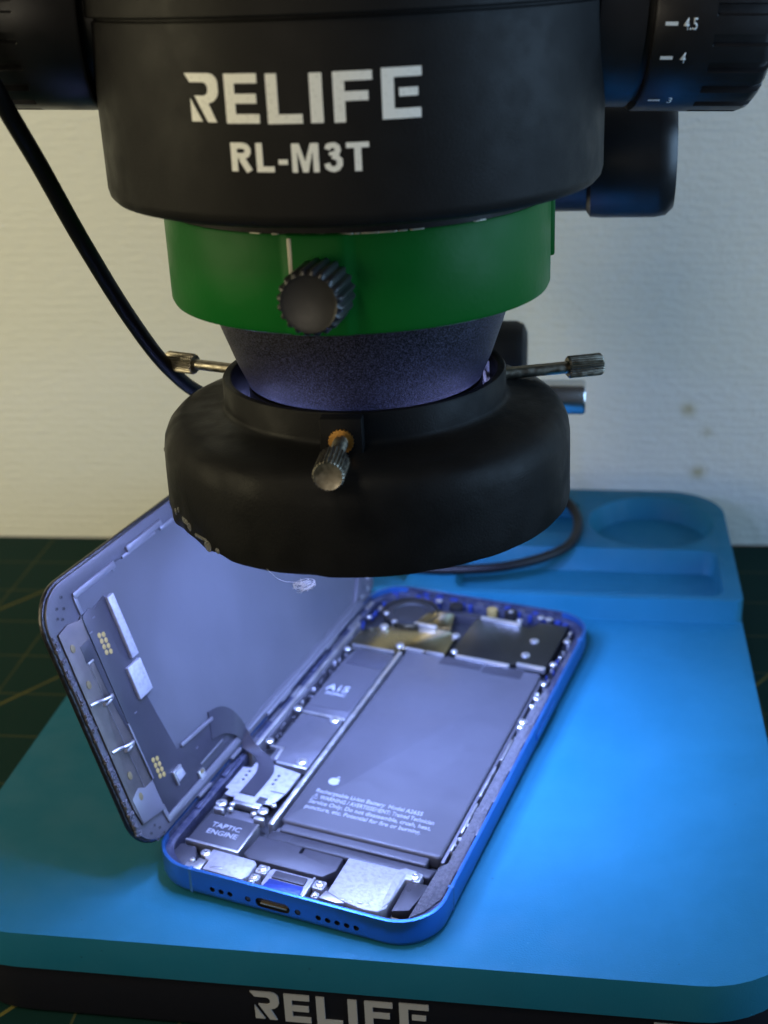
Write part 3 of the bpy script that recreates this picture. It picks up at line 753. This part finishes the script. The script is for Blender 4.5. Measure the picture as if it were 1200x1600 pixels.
fo = P_().prism([(67.1, 16), (69.9, 16), (70.1, 100), (68.4, 104), (67.1, 96)], -4.8, -1.0).build('foam_strip', 'foam', ph, bev=.3)
P_().prism([(64.9, 3.6), (67.8, 7.2), (69.8, 12), (70, 22), (67.2, 24), (65.6, 22)], -4.8, -1.1).build('foam_strip', 'foam', ph, bev=.4)

for i in range(9):
    y = 22+i*13.5; P_().box(1.0, 2.3, y, y+rs.uniform(5, 10), -2.6, rs.uniform(-1.3, -.8)).build('rim_clip', rs.choice(['shield', 'ledge', 'steel']), ph, bev=.15)
    P_().box(69.2, 70.5, y, y+rs.uniform(5, 10), -2.6, rs.uniform(-1.3, -.9)).build('rim_clip', rs.choice(['shield', 'ledge']), ph, bev=.15)
for i in range(11):
    x = 11+i*4.6; P_().box(x, x+rs.uniform(1.5, 3.2), 144.4, 145.7, -2.6, rs.uniform(-1.2, -.7)).build('rim_clip', rs.choice(['shield', 'ledge', 'blue_in']), ph, bev=.15)
# connector cover plate with the flat cable crossing it
cpz = -.95
cv = P_().prism([(5.6, 29.0), (8.6, 29.0), (8.6, 28.0), (16.6, 27.4), (16.6, 28.9), (18.9, 28.9), (20.2, 35), (20.2, 43.2), (12.6, 44.4), (7.0, 44.2), (6.9, 41.2), (4.6, 41.0), (4.5, 31.5), (5.6, 31.5)], -1.5, cpz).build('connector_cover', 'frost', ph, bev=.2)
P_().box(8.8, 16.4, 26.8, 28.0, -3, -1.1).build('cover_lip', 'steel', cv, bev=.3)
for x, y in ((7.2, 39.6), (7.2, 37.8), (7.3, 36.0), (15.3, 40.3), (15.3, 38.5), (15.4, 36.7)): P_().cyl((x, y, cpz-.02), .42, .14, n=12, ch=.06).build('rivet', 'dim', cv)
P_().box(16.2, 20.1, 33.8, 34.1, cpz, cpz+.06).build('cover_seam', 'dim', cv)
P_().box(14.7, 17.0, 28.4, 30.8, cpz, cpz+.25).build('connector_block', 'modgrey', cv, bev=.1)
for x, y, r in ((6.6, 25.6, 1.35), (9.4, 26.1, .7), (17.9, 26.2, 1.3), (9.9, 24.2, .7), (16.2, 24.6, .75), (19.4, 29.2, .7)): screw(x, y, -1.1, r)
P_().prism(rrect(5.9, 8.6, 22.6, 23.9, .5, 4), -3, -.6).build('contact_bar', 'screw', ph, bev=.25)
P_().prism(rrect(17.1, 19.9, 22.3, 23.7, .5, 4), -3, -.6).build('contact_bar', 'screw', ph, bev=.25)
P_().box(9, 17, 21.8, 25.4, -4.9, -2.0).build('board_strip', 'shield', ph, bev=.2)

# haptic motor
tp = P_().prism([(5.5, 10.9), (18.9, 10.9), (19.0, 21.5), (6.0, 21.5)], -4.9, -1.2).build('haptic_motor', 'modgrey', ph, bev=.2)
P_().prism([(5.2, 10.1), (19.6, 10.1), (19.6, 21.2), (19.0, 21.2), (19.0, 10.8), (5.3, 10.8)], -4.6, -.9).build('motor_rim', 'steel', tp, bev=.15)
ptext('TAPTIC', 2.35, 8.4, 17.0, -1.18, 'text', tp, sx=1.0, bold=.06)
ptext('ENGINE', 2.35, 8.3, 14.4, -1.18, 'text', tp, sx=1.0, bold=.06)

# lower-left: corner module and frosted block
P_().prism([(4.2, 3.6), (9.0, 2.4), (10.6, 6.2), (8.6, 9.6), (4.2, 9.6)], -4.9, -1.8).build('corner_module', 'flexdark', ph, bev=.4)
fb = P_().prism([(14.4, 2.2), (24.8, 2.0), (25.6, 3.6), (25.6, 8.0), (24.6, 8.9), (13.6, 9.2), (12.9, 6.0), (14.4, 5.2)], -4.9, -.85).build('microphone_block', 'frost', ph, bev=.25)
P_().prism([(9.8, 1.9), (13.9, 1.7), (13.9, 5.3), (11.8, 5.6), (11.5, 3.6), (9.8, 3.4)], -3.5, -1.0).build('mount_tab', 'steel', fb, bev=.25)
P_().prism([(16.0, 3.1), (18.9, 3.5), (18.8, 4.1), (16.2, 3.8)], -.9, -.72).build('solder_blob', 'steel', fb, bev=.08)
screw(12.4, 7.4, -1.0, 1.15); screw(10.6, 4.4, -1.2, .6)

# dark slab module and bands below the battery
dm = P_().prism([(20.7, 10.6), (22.4, 9.6), (41.6, 9.6), (43.8, 12.6), (43.6, 17.2), (33.6, 17.4), (33.6, 15.4), (32.9, 15.4), (32.9, 17.6), (21.2, 17.8)], -4.9, -1.25).build('speaker_slab', 'modgrey', ph, bev=.3)
P_().prism([(22.6, 18.3), (64.6, 18.3), (65.2, 21.6), (22.4, 21.9)], -4.9, -2.0).build('battery_ribbon', 'flexdark', ph, bev=.7, seg=3)
P_().box(28.3, 28.6, 18.6, 21.6, -2.05, -1.95).build('ribbon_fold', 'modgrey', ph)
P_().prism(rrect(23, 62, 22.2, 24.2, .7, 3), -4.9, -2.9).build('pull_tab_strip', 'batt', ph, bev=.4)

# charging port assembly
pa = P_().prism(rrect(29.0, 40.4, 2.6, 8.8, 1.0, 4), -4.9, -1.6).build('charging_port', 'frost', ph, bev=.4)
P_().prism(rrect(30.6, 38.9, 5.4, 7.9, .3, 3), -1.7, -1.1).build('port_shell', 'modgrey', pa, bev=.3)
P_().prism([(30.0, 2.0), (39.4, 2.0), (39.0, 5.0), (30.4, 5.0)], -1.7, -1.25).build('port_flex', 'blue_in', pa, bev=.15)
P_().box(40.0, 40.6, 1.6, 8.6, -3, -.8).build('port_wall', 'steel', pa, bev=.25)
for x, y, r in ((27.5, 7.3, 1.25), (42.1, 7.0, 1.25), (27.0, 4.2, 1.0), (42.6, 3.6, .8), (61.6, 16.9, 1.35), (26.9, 2.6, .7)):
    P_().prism(rrect(x-r*1.15, x+r*1.15, y-r*1.15, y+r*1.15, .5, 3), -4.5, -1.3).build('screw_boss', 'frost', ph, bev=.2)
    screw(x, y, -1.3, r*.9)

# speaker: frosted block, smaller dark module with round hole
sp = P_().prism([(45.0, 4.0), (55, 2.6), (58.2, 3.0), (59.4, 4.6), (59.9, 15.0), (61.6, 15.0), (61.6, 18.4), (58.6, 18.6), (57.4, 17.6), (44.9, 17.4)], -4.9, -.8).build('speaker', 'frost', ph, bev=.35)
P_().prism([(57.3, 17.2), (59.6, 16.4), (59.4, 6.4), (58.6, 4.2), (58.0, 6.6)], -.82, -.62).build('speaker_fold', 'frost', sp, bev=.08)
P_().prism([(43.9, 2.6), (48.2, 2.4), (50.2, 2.9), (47.6, 4.4), (44.6, 5.4)], -2.0, -.75).build('speaker_tab', 'steel', sp, bev=.2)
for x, y in ((49.5, 3.8), (51.2, 3.9), (53.4, 4.2), (55.0, 4.3)): P_().box(x-.6, x+.5, y-.3, y+.3, -.9, rs.uniform(-.7, -.5)).build('solder_blob', 'steel', sp, bev=.15)
sd = P_().prism([(60.6, 4.6), (64.4, 6.2), (65.9, 14.6), (65.2, 15.4), (60.6, 14.6)], -4.9, -1.2).build('vent_module', 'flexdark', ph, bev=.3)
P_().cyl((61.9, 12.2, -1.21), .55, .03, n=16).build('vent_hole', 'void', sd)
P_().box(60.8, 63.4, 2.6, 4.2, -4, -2.4).build('small_bracket', 'gold_dull', ph, bev=.2)

# camera end: cover plates, contact bars, lens barrel and small cylinders
cp1 = P_().prism([(5.4, 108.3), (21.2, 108.4), (21.2, 111.3), (35.0, 111.5), (34.4, 123.5), (31.8, 124.9), (14, 124.4), (5.4, 117)], -3.0, -1.2).build('board_cover', 'olive', ph, bev=.2)
P_().box(6.4, 20.0, 107.6, 108.4, -3, -.95).build('cover_edge', 'steel', cp1, bev=.2)
for x0, x1 in ((22.6, 28.4), (29.0, 34.8)): P_().box(x0, x1, 110.6, 111.4, -3, -.75).build('cover_edge', 'steel', cp1, bev=.25)
cp2 = P_().prism([(19.6, 125.8), (31.6, 126.2), (29.8, 135.2), (22, 135)], -3.0, -.9).build('camera_cover', 'olive', ph, bev=.2)
P_().prism(rrect(19.8, 27.2, 125.0, 126.3, .6, 3), -2, -.5).build('cover_edge', 'screw', cp2, bev=.3)
P_().lathe([(0, -4.9), (8.2, -4.9), (8.2, -1.2), (7.8, -.9), (5.6, -.9), (5.2, -1.4), (0, -1.6)], 48, c=(16.2, 132.2, 0)).build('camera_module', 'tray_dark', ph)
P_().lathe([(8.3, -1.2), (9.0, -1.2), (9.0, -.7), (8.4, -.6)], 48, c=(16.2, 132.2, 0), closed=True).build('camera_ring', 'darkplate', ph)
dp = P_().prism([(36.3, 112.2), (56.0, 112.6), (56.0, 114), (65.2, 114.2), (65.2, 139.6), (56.4, 139.2), (54.4, 134.8), (37.0, 135.4)], -3.0, -1.0).build('sensor_cover', 'darkplate', ph, bev=.25)
P_().prism(rrect(38.3, 55.0, 110.6, 112.0, .65, 4), -2.4, -.55).build('contact_bar', 'screw', dp, bev=.3)
P_().prism(rrect(56.6, 65.4, 112.2, 113.7, .65, 4), -2.4, -.55).build('contact_bar', 'screw', dp, bev=.3)
P_().prism(rrect(38.2, 51.4, 134.6, 136.3, .8, 4), -2.4, -.35).build('contact_bar', 'screw', dp, bev=.35)
for x, y, r in ((58.0, 127.1, 1.25), (57.8, 118.4, 1.25), (37.2, 113.4, .95), (34.6, 122.4, 1.2), (67.3, 130.0, 1.0), (66.9, 116.0, 1.0), (58.6, 141.4, 1.1), (56.0, 141.5, 1.0), (22.2, 141.5, 1.0), (50.2, 137.6, .9)): screw(x, y, -.8, r)
for x, y, r, h, m_ in ((28.6, 140.2, 2.3, .6, 'void'), (40.2, 141.2, 1.7, .4, 'gold'), (46.2, 141.6, 2.1, .5, 'void')):
    o = P_().lathe([(0, -4.9), (r, -4.9), (r, -h), (r*.75, -h+.25), (r*.4, -h+.1), (0, -h-.1)], 28, c=(x, y, 0)).build('sensor_barrel', m_, ph)
P_().cyl((46.2, 141.6, -.45), .8, .3, n=16, ch=.1).build('sensor_glint', 'screw', ph)
P_().prism([(24, 136.2), (37, 136.4), (37.6, 139.2), (32, 139.4), (24.6, 138)], -4.9, -1.8).build('sensor_flex', 'flexdark', ph, bev=.3)
for i in range(16):
    x = 6+i*3.9+rs.uniform(-1, 1); y = 143.4-max(0, (i-12))*.9+rs.uniform(-.5, .5)
    if i in (1, 5, 8, 9): continue
    P_().box(x-rs.uniform(.5, 1.3), x+rs.uniform(.5, 1.3), y-.8, y+.7, -4, rs.uniform(-1.7, -.9)).build('frame_tab', 'blue_in', ph, bev=.2)
clutter(66.4, 68.2, 109, 138, 10, -2., -1.1, ['blue_in', 'screw', 'blue_in', 'steel'])
clutter(3.6, 5.6, 118, 138, 6, -2., -.9, ['blue_in', 'screw', 'steel'])
for x, y, r in ((9.2, 128.6, .9), (5.0, 124.5, .8), (67.2, 104.8, .8), (67.4, 97, 1.0), (67.3, 92.8, .8), (67.0, 84.6, 1.1), (67.1, 82, .9)): screw(x, y, -.8, r)

# ---- display assembly folded out on the left edge
aa = math.radians(107.5)
nu = Vector((math.cos(aa), 0, math.sin(aa))); nw = Vector((math.sin(aa), 0, -math.cos(aa)))
DT = PT @ Matrix(((nu.x, 0, nw.x, 0), (nu.y, 1, nw.y, 0), (nu.z, 0, nw.z, 0), (0, 0, 0, 1)))      # (u across, v along, w inward)
def D_(): return G(DT)
dis = D_().prism(rrect(-.3, 68.3, -.9, 143.4, 10, 12), -.9, .45).build('display', 'scr_edge', ph, bev=.45, seg=3)
df = D_().ringprism(rrect(.4, 67.6, -.2, 142.7, 9.3, 12), rrect(3.4, 63.4, 10.7, 134, 1.5, 12), .4, 1.15).build('display_bezel', 'scr_frame', dis, bev=.15)
D_().prism(rrect(3.5, 63.3, 10.8, 133.9, 1.4, 12), .4, .95).build('display_back', 'scr_back', dis)
# raised bright lip round the back panel
def lip(pts, wd, z0, z1, m='scr_strip', name='frame_lip'):
    g = D_(); P = [Vector((*p, 0)) for p in pts]
    for a, b in zip(P, P[1:]):
        t = (b-a).normalized(); q = Vector((-t.y, t.x, 0))*wd/2
        g.prism([((a-q-t*wd*.3).x, (a-q-t*wd*.3).y), ((b-q+t*wd*.3).x, (b-q+t*wd*.3).y), ((b+q+t*wd*.3).x, (b+q+t*wd*.3).y), ((a+q-t*wd*.3).x, (a+q-t*wd*.3).y)], z0, z1)
        z1 -= .004; z0 += .003
    return g.build(name, m, dis, bev=.12)
lip([(58.6, 11.2), (62.4, 11.2)], 1.1, .9, 1.6)
lip([(63.0, 11.4), (63.2, 27.2)], 1.6, .9, 1.7)
lip([(62.2, 26.6), (63.8, 27.6)], .8, .9, 1.5)
lip([(64.2, 34.0), (64.6, 49)], 1.5, .9, 1.9)
lip([(63.2, 31.5), (63.2, 46)], .7, .9, 1.5)
lip([(63.0, 49), (63.0, 60)], 1.0, .9, 1.4)
lip([(62.6, 60), (62.4, 132)], 1.7, .9, 1.5)
lip([(65.6, 56), (65.6, 120)], .6, 1.1, 1.6, 'scr_frame', 'frame_groove')
lip([(2.7, 11.3), (2.4, 46.5)], 1.7, .9, 1.75)
lip([(6.4, 10.9), (2.8, 11.2)], 1.2, .9, 1.7)
lip([(.9, 62), (.9, 128)], .9, .9, 1.9)
lip([(1.9, 52), (1.9, 132)], .7, .9, 1.5)
lip([(3, 133.4), (30, 133.6)], 1.2, .9, 1.6)
# bottom metal plate
pl = D_().prism([(57.9, 1.6), (58.6, 5.5), (57.6, 9.6), (58.2, 10.4), (52.2, 10.2), (12, 11.0), (5.6, 11.2), (7.2, 2.4), (12, 1.6)], 1.1, 1.75).build('lower_plate', 'scr_plate', dis, bev=.12)
D_().prism([(5.8, 10.9), (13.9, 10.8), (13.9, 7.8), (15.4, 5.4), (14.2, 2.2), (7.4, 2.6)], 1.72, 1.9).build('plate_step', 'scr_strip', pl, bev=.08)
D_().prism([(52.6, 10.0), (52.4, 6.2), (48.2, 6.1), (48.2, 8.4), (35.8, 8.9), (28, 9.9), (28, 10.4)], 1.72, 1.84).build('plate_flex', 'scr_flex', pl, bev=.03)
D_().prism([(47.4, 8.0), (47.2, 6.6), (38.5, 6.9), (38.5, 8.4)], 1.83, 1.98).build('plate_strip', 'scr_plate', pl, bev=.05)
lip([(48.2, 6.5), (14.2, 7.4)], .16, 1.74, 1.9, 'scr_strip', 'plate_ridge')
lip([(48.0, 6.4), (48.0, 8.2)], .5, 1.75, 2.15, 'steel', 'plate_ridge')
lip([(29.5, 10.4), (14.4, 10.9)], .5, 1.75, 2.3, 'scr_strip', 'plate_ridge')
for u, v in ((53.3, 3.9), (43.9, 4.0), (19.3, 4.6), (13.2, 5.2)):
    D_().prism([(u+.85*math.cos(2*PI*i/20)*(1.2), v+.75*math.sin(2*PI*i/20)) for i in range(20)], 1.74, 1.93).build('weld_spot', 'gold_dull', pl, bev=.05)
for u, v, ln in ((39.6, 2.6, 6.4), (26.9, 3.0, 6.6)):
    h0 = 1.7
    lp = [(u, v-.6, h0), (u-.2, v+1.2, h0+.5), (u-.4, v+2.6, h0+1.6), (u-.8, v+4.6, h0+1.9), (u-1.0, v+5.8, h0+1.2), (u-1.9, v+6.0, h0+.5), (u-2.3, v+4.6, h0+.2), (u-1.9, v+3.2, h0+.4)]
    ck = G(DT).tube(spline(lp, 6), .42, 10).build('spring_hook', 'steel', pl)
    D_().cyl((u-1.6, v+4.5, h0), .75, .5, n=18, ch=.12).build('hook_screw', 'dim', ck)
# edge fuzz: torn adhesive along the lower edge
rf = random.Random(21); gz = D_()
for i in range(70):
    u = rf.uniform(5, 58); gz.box(u-rf.uniform(.1, .6), u+rf.uniform(.1, .5), rf.uniform(-.6, .2), rf.uniform(.4, 1.5), .8, rf.uniform(1.2, 1.75))
gz.build('torn_adhesive', 'foam', dis, bev=.08)
# corner speaker dots
for u, v in ((64.5, 7.6), (62.9, 4.9), (62.0, 6.9), (60.9, 3.9), (60.1, 5.3), (4.4, 6.3), (2.8, 7.6), (3.5, 4.4), (.9, 8.3), (1.0, 5.6)):
    o = D_().cyl((u, v, 1.14), .33, .04, n=12).build('corner_hole', 'void', dis)
    D_().lathe([(.33, 1.12), (.5, 1.12), (.5, 1.22), (.36, 1.22)], 14, c=(u, v, 0), closed=True).build('hole_rim', 'scr_frame', o)
# dark flex panel and components
fp = D_().prism([(62.6, 12.0), (62.2, 18), (58.6, 20.4), (58.2, 14.2), (57.6, 11.9), (57.9, 11.4)][::-1] if 0 else
                [(3.6, 11.6), (57.4, 11.0), (58.0, 11.8), (58.3, 14.2), (57.6, 15.6), (58.5, 20.5), (41.6, 20.8), (32.0, 20.8), (14.6, 23.4), (14.0, 25), (12.8, 41.6), (10.8, 45.4), (7.6, 46.6), (6.4, 45), (6.0, 30), (3.6, 28.2)], .93, 1.3).build('display_flex', 'scr_flex', dis, bev=.08)
D_().prism([(3.6, 28.4), (6.3, 30), (6.0, 43), (3.6, 46)], .93, 1.12).build('flex_lower', 'scr_flex', fp, bev=.03)
lip([(6.2, 29.6), (6.2, 40.5)], .5, 1.2, 1.45, 'scr_strip', 'flex_edge')
lip([(14.4, 25.4), (13.2, 39.6)], .9, 1.2, 1.75, 'scr_strip', 'flex_edge')
D_().prism([(57.9, 20.4), (57.9, 22.8), (41.6, 23.1), (41.6, 20.4)], .95, 2.2).build('chip_bar', 'frost', fp, bev=.2)
D_().prism([(40.5, 17.5), (40.5, 22.9), (32.0, 23.0), (32.0, 17.5)], .95, 2.2).build('chip_block', 'frost', fp, bev=.2)
for u0, v0 in ((51.4, 13.8), (17.3, 14.2)):
    for i in range(4):
        for j in range(2):
            u = u0-i*1.5-(.5 if j else 0); v = v0+j*1.45+i*.02
            D_().prism([(u+.66*math.cos(2*PI*q/18), v+.6*math.sin(2*PI*q/18)) for q in range(18)], 1.28, 1.42).build('contact_pad', 'gold', fp, bev=.06)
for u, v in ((55.8, 14.4), (53.3, 11.7), (34.6, 18.0), (10.4, 30.4), (30, 15)): D_().box(u-.12, u+.12, v-.5, v+.5, 1.28, 1.36).build('flex_mark', 'scr_strip', fp)
ms = D_().prism([(10.4, 18.9), (10.7, 21.8), (8.1, 22.3), (7.8, 19.1)], 1.25, 2.0).build('micro_sensor', 'frost', fp, bev=.15)
lip([(10.9, 18.4), (7.4, 18.4)], .4, 1.25, 2.2, 'steel', 'sensor_clip'); lip([(10.9, 18.4), (11.0, 21.6)], .4, 1.25, 2.2, 'steel', 'sensor_clip')
D_().prism([(5.4, 26.9), (5.4, 29.3), (3.0, 29.5), (2.8, 26.9)], 1.1, 1.9).build('ground_tab', 'steel', fp, bev=.3)
D_().prism([(4.9+.55*math.cos(2*PI*q/16), 28.1+.8*math.sin(2*PI*q/16)) for q in range(16)], 1.88, 1.98).build('weld_spot', 'gold_dull', fp)
# side wall of the hinge edge with small clips
for v0, v1 in ((24, 30), (41, 46), (70, 76), (100, 108)): D_().box(-.25, .5, v0, v1, .4, 1.8).build('side_clip', 'scr_strip', dis, bev=.15)
# top-end notch (earpiece) hidden mostly under the lamp
D_().prism(rrect(20, 48, 131, 139.5, 2, 4), 1.1, 2.0).build('earpiece', 'scr_plate', dis, bev=.3)
D_().prism([(3.4, 124), (12, 133.8), (3.4, 133.8)], .93, 1.9).build('corner_gusset', 'scr_frame', dis, bev=.2)
for u, v in ((6, 137), (3.2, 134.5), (9, 138.6), (3, 129.6)): D_().cyl((u, v, 1.1), .8, .7, n=16, ch=.15).build('contact_post', 'steel', dis)

# flat cable bridging display and connector cover
def dpt(u, v, w_): q = nu*u + nw*w_; return Vector((q.x, v, q.z))
pts = [dpt(12.0, 38, 1.35), dpt(10.6, 43, 1.5), dpt(8.2, 46.2, 1.8), dpt(5.2, 47.8, 2.2), Vector((1.5, 48.2, 2.9)), Vector((2.9, 47.4, 1.3)), Vector((5.4, 46.5, .35)), Vector((8.2, 45.2, -.2)), Vector((10.3, 43.0, -.6)), Vector((11.3, 40, -.76)), Vector((11.4, 36, -.80)), Vector((11.2, 30.5, -.82))]
pts = spline(pts, 8); n = len(pts); wd = []
for i in range(n):
    t = i/(n-1); 
    a = dpt(6.6, 2.4, 0); b = Vector((4.6, .8, -.2)) if t < .62 else Vector((4.3, 0, 0))
    k = min(1, max(0, (t-.15)/.45)); k = k*k*(3-2*k)
    wv = a*(1-k) + Vector((4.4, 2.2*(1-t), 0))*k; wd.append(wv)
P_().ribbon(pts, wd, .22).build('flat_cable', 'scr_flex', ph, ang=60)

# ------------------------------------------------------------------ light: the lamp's diodes (emissive), room and ceiling lamps, two added fills, faint room light
def area(name, loc, to, size, power, col):
    l = bpy.data.lights.new(name, 'AREA'); l.size = size; l.energy = power; l.color = col
    o = bpy.data.objects.new(name, l); COL.objects.link(o); o.location = Vector(loc)*MM
    o.rotation_euler = (Vector(to)*MM - o.location).to_track_quat('-Z', 'Y').to_euler(); return o
# the lamp's diodes throw a focused pool downwards through their lenses
for i in range(8):
    l = bpy.data.lights.new('diode_beam', 'SPOT'); l.energy = .47*(.88+.6*math.sin(2*PI*i/8-.05)); l.color = (.30, .43, 1.); l.spot_size = math.radians(102); l.spot_blend = 1.; l.shadow_soft_size = .004
    o = bpy.data.objects.new('diode_beam', l); COL.objects.link(o); a = 2*PI*i/8
    o.location = ((AX.x+34.7*math.cos(a))*MM, (AX.y+34.7*math.sin(a))*MM, .0975)
    o.rotation_euler = Vector((.20, .34, -1)).to_track_quat('-Z', 'Y').to_euler()
area('cool_fill', (640, 80, 200), (60, 440, 110), .5, 3.9, (.40, .66, 1.))  # unseen cool fill, added to brighten the right of the wall
rl_ = area('room_lamp', (-650, 170, 230), (-150, 500, 110), .45, 1.35, (1., .88, .55))
rl_.data.spread = math.radians(110)
area('front_fill', (-250, -300, 110), (-20, 256, 170), .14, .32, (1., .88, .68))  # unseen warm fill, added low in front to lift the white lettering
area('ceiling_lamp', (-260, -220, 800), (-20, 256, 150), .16, 1.9, (1., .88, .66))
wd_ = bpy.data.worlds.new('World'); sc.world = wd_; wd_.use_nodes = True
bg = wd_.node_tree.nodes['Background']; bg.inputs['Color'].default_value = (1., .93, .82, 1); bg.inputs['Strength'].default_value = .035

# ------------------------------------------------------------------ camera
cam = bpy.data.cameras.new('camera'); co = bpy.data.objects.new('camera', cam); COL.objects.link(co); sc.camera = co
pitch, roll = math.radians(23.483), math.radians(-2.579)
fw = Vector((0, math.cos(pitch), -math.sin(pitch))); rt = Vector((1, 0, 0)); upv = Vector((0, math.sin(pitch), math.cos(pitch)))
r2 = rt*math.cos(roll) + upv*math.sin(roll); u2 = -rt*math.sin(roll) + upv*math.cos(roll)
co.matrix_world = Matrix.Translation((0, 0, .199361)) @ Matrix((r2, u2, -fw)).transposed().to_4x4()
cam.sensor_fit = 'HORIZONTAL'; cam.sensor_width = 36; cam.lens = 1998.5/1200*36
cam.clip_start = .01; cam.clip_end = 20
cam.dof.use_dof = True; cam.dof.focus_distance = .262; cam.dof.aperture_fstop = 26
sc.render.engine = 'CYCLES'
sc.render.resolution_x = 768; sc.render.resolution_y = 1024
sc.view_settings.view_transform = 'Standard'; sc.view_settings.look = 'None'
sc.view_settings.exposure = 0; sc.view_settings.gamma = 1
sc.cycles.max_bounces = 8; sc.cycles.use_denoising = True
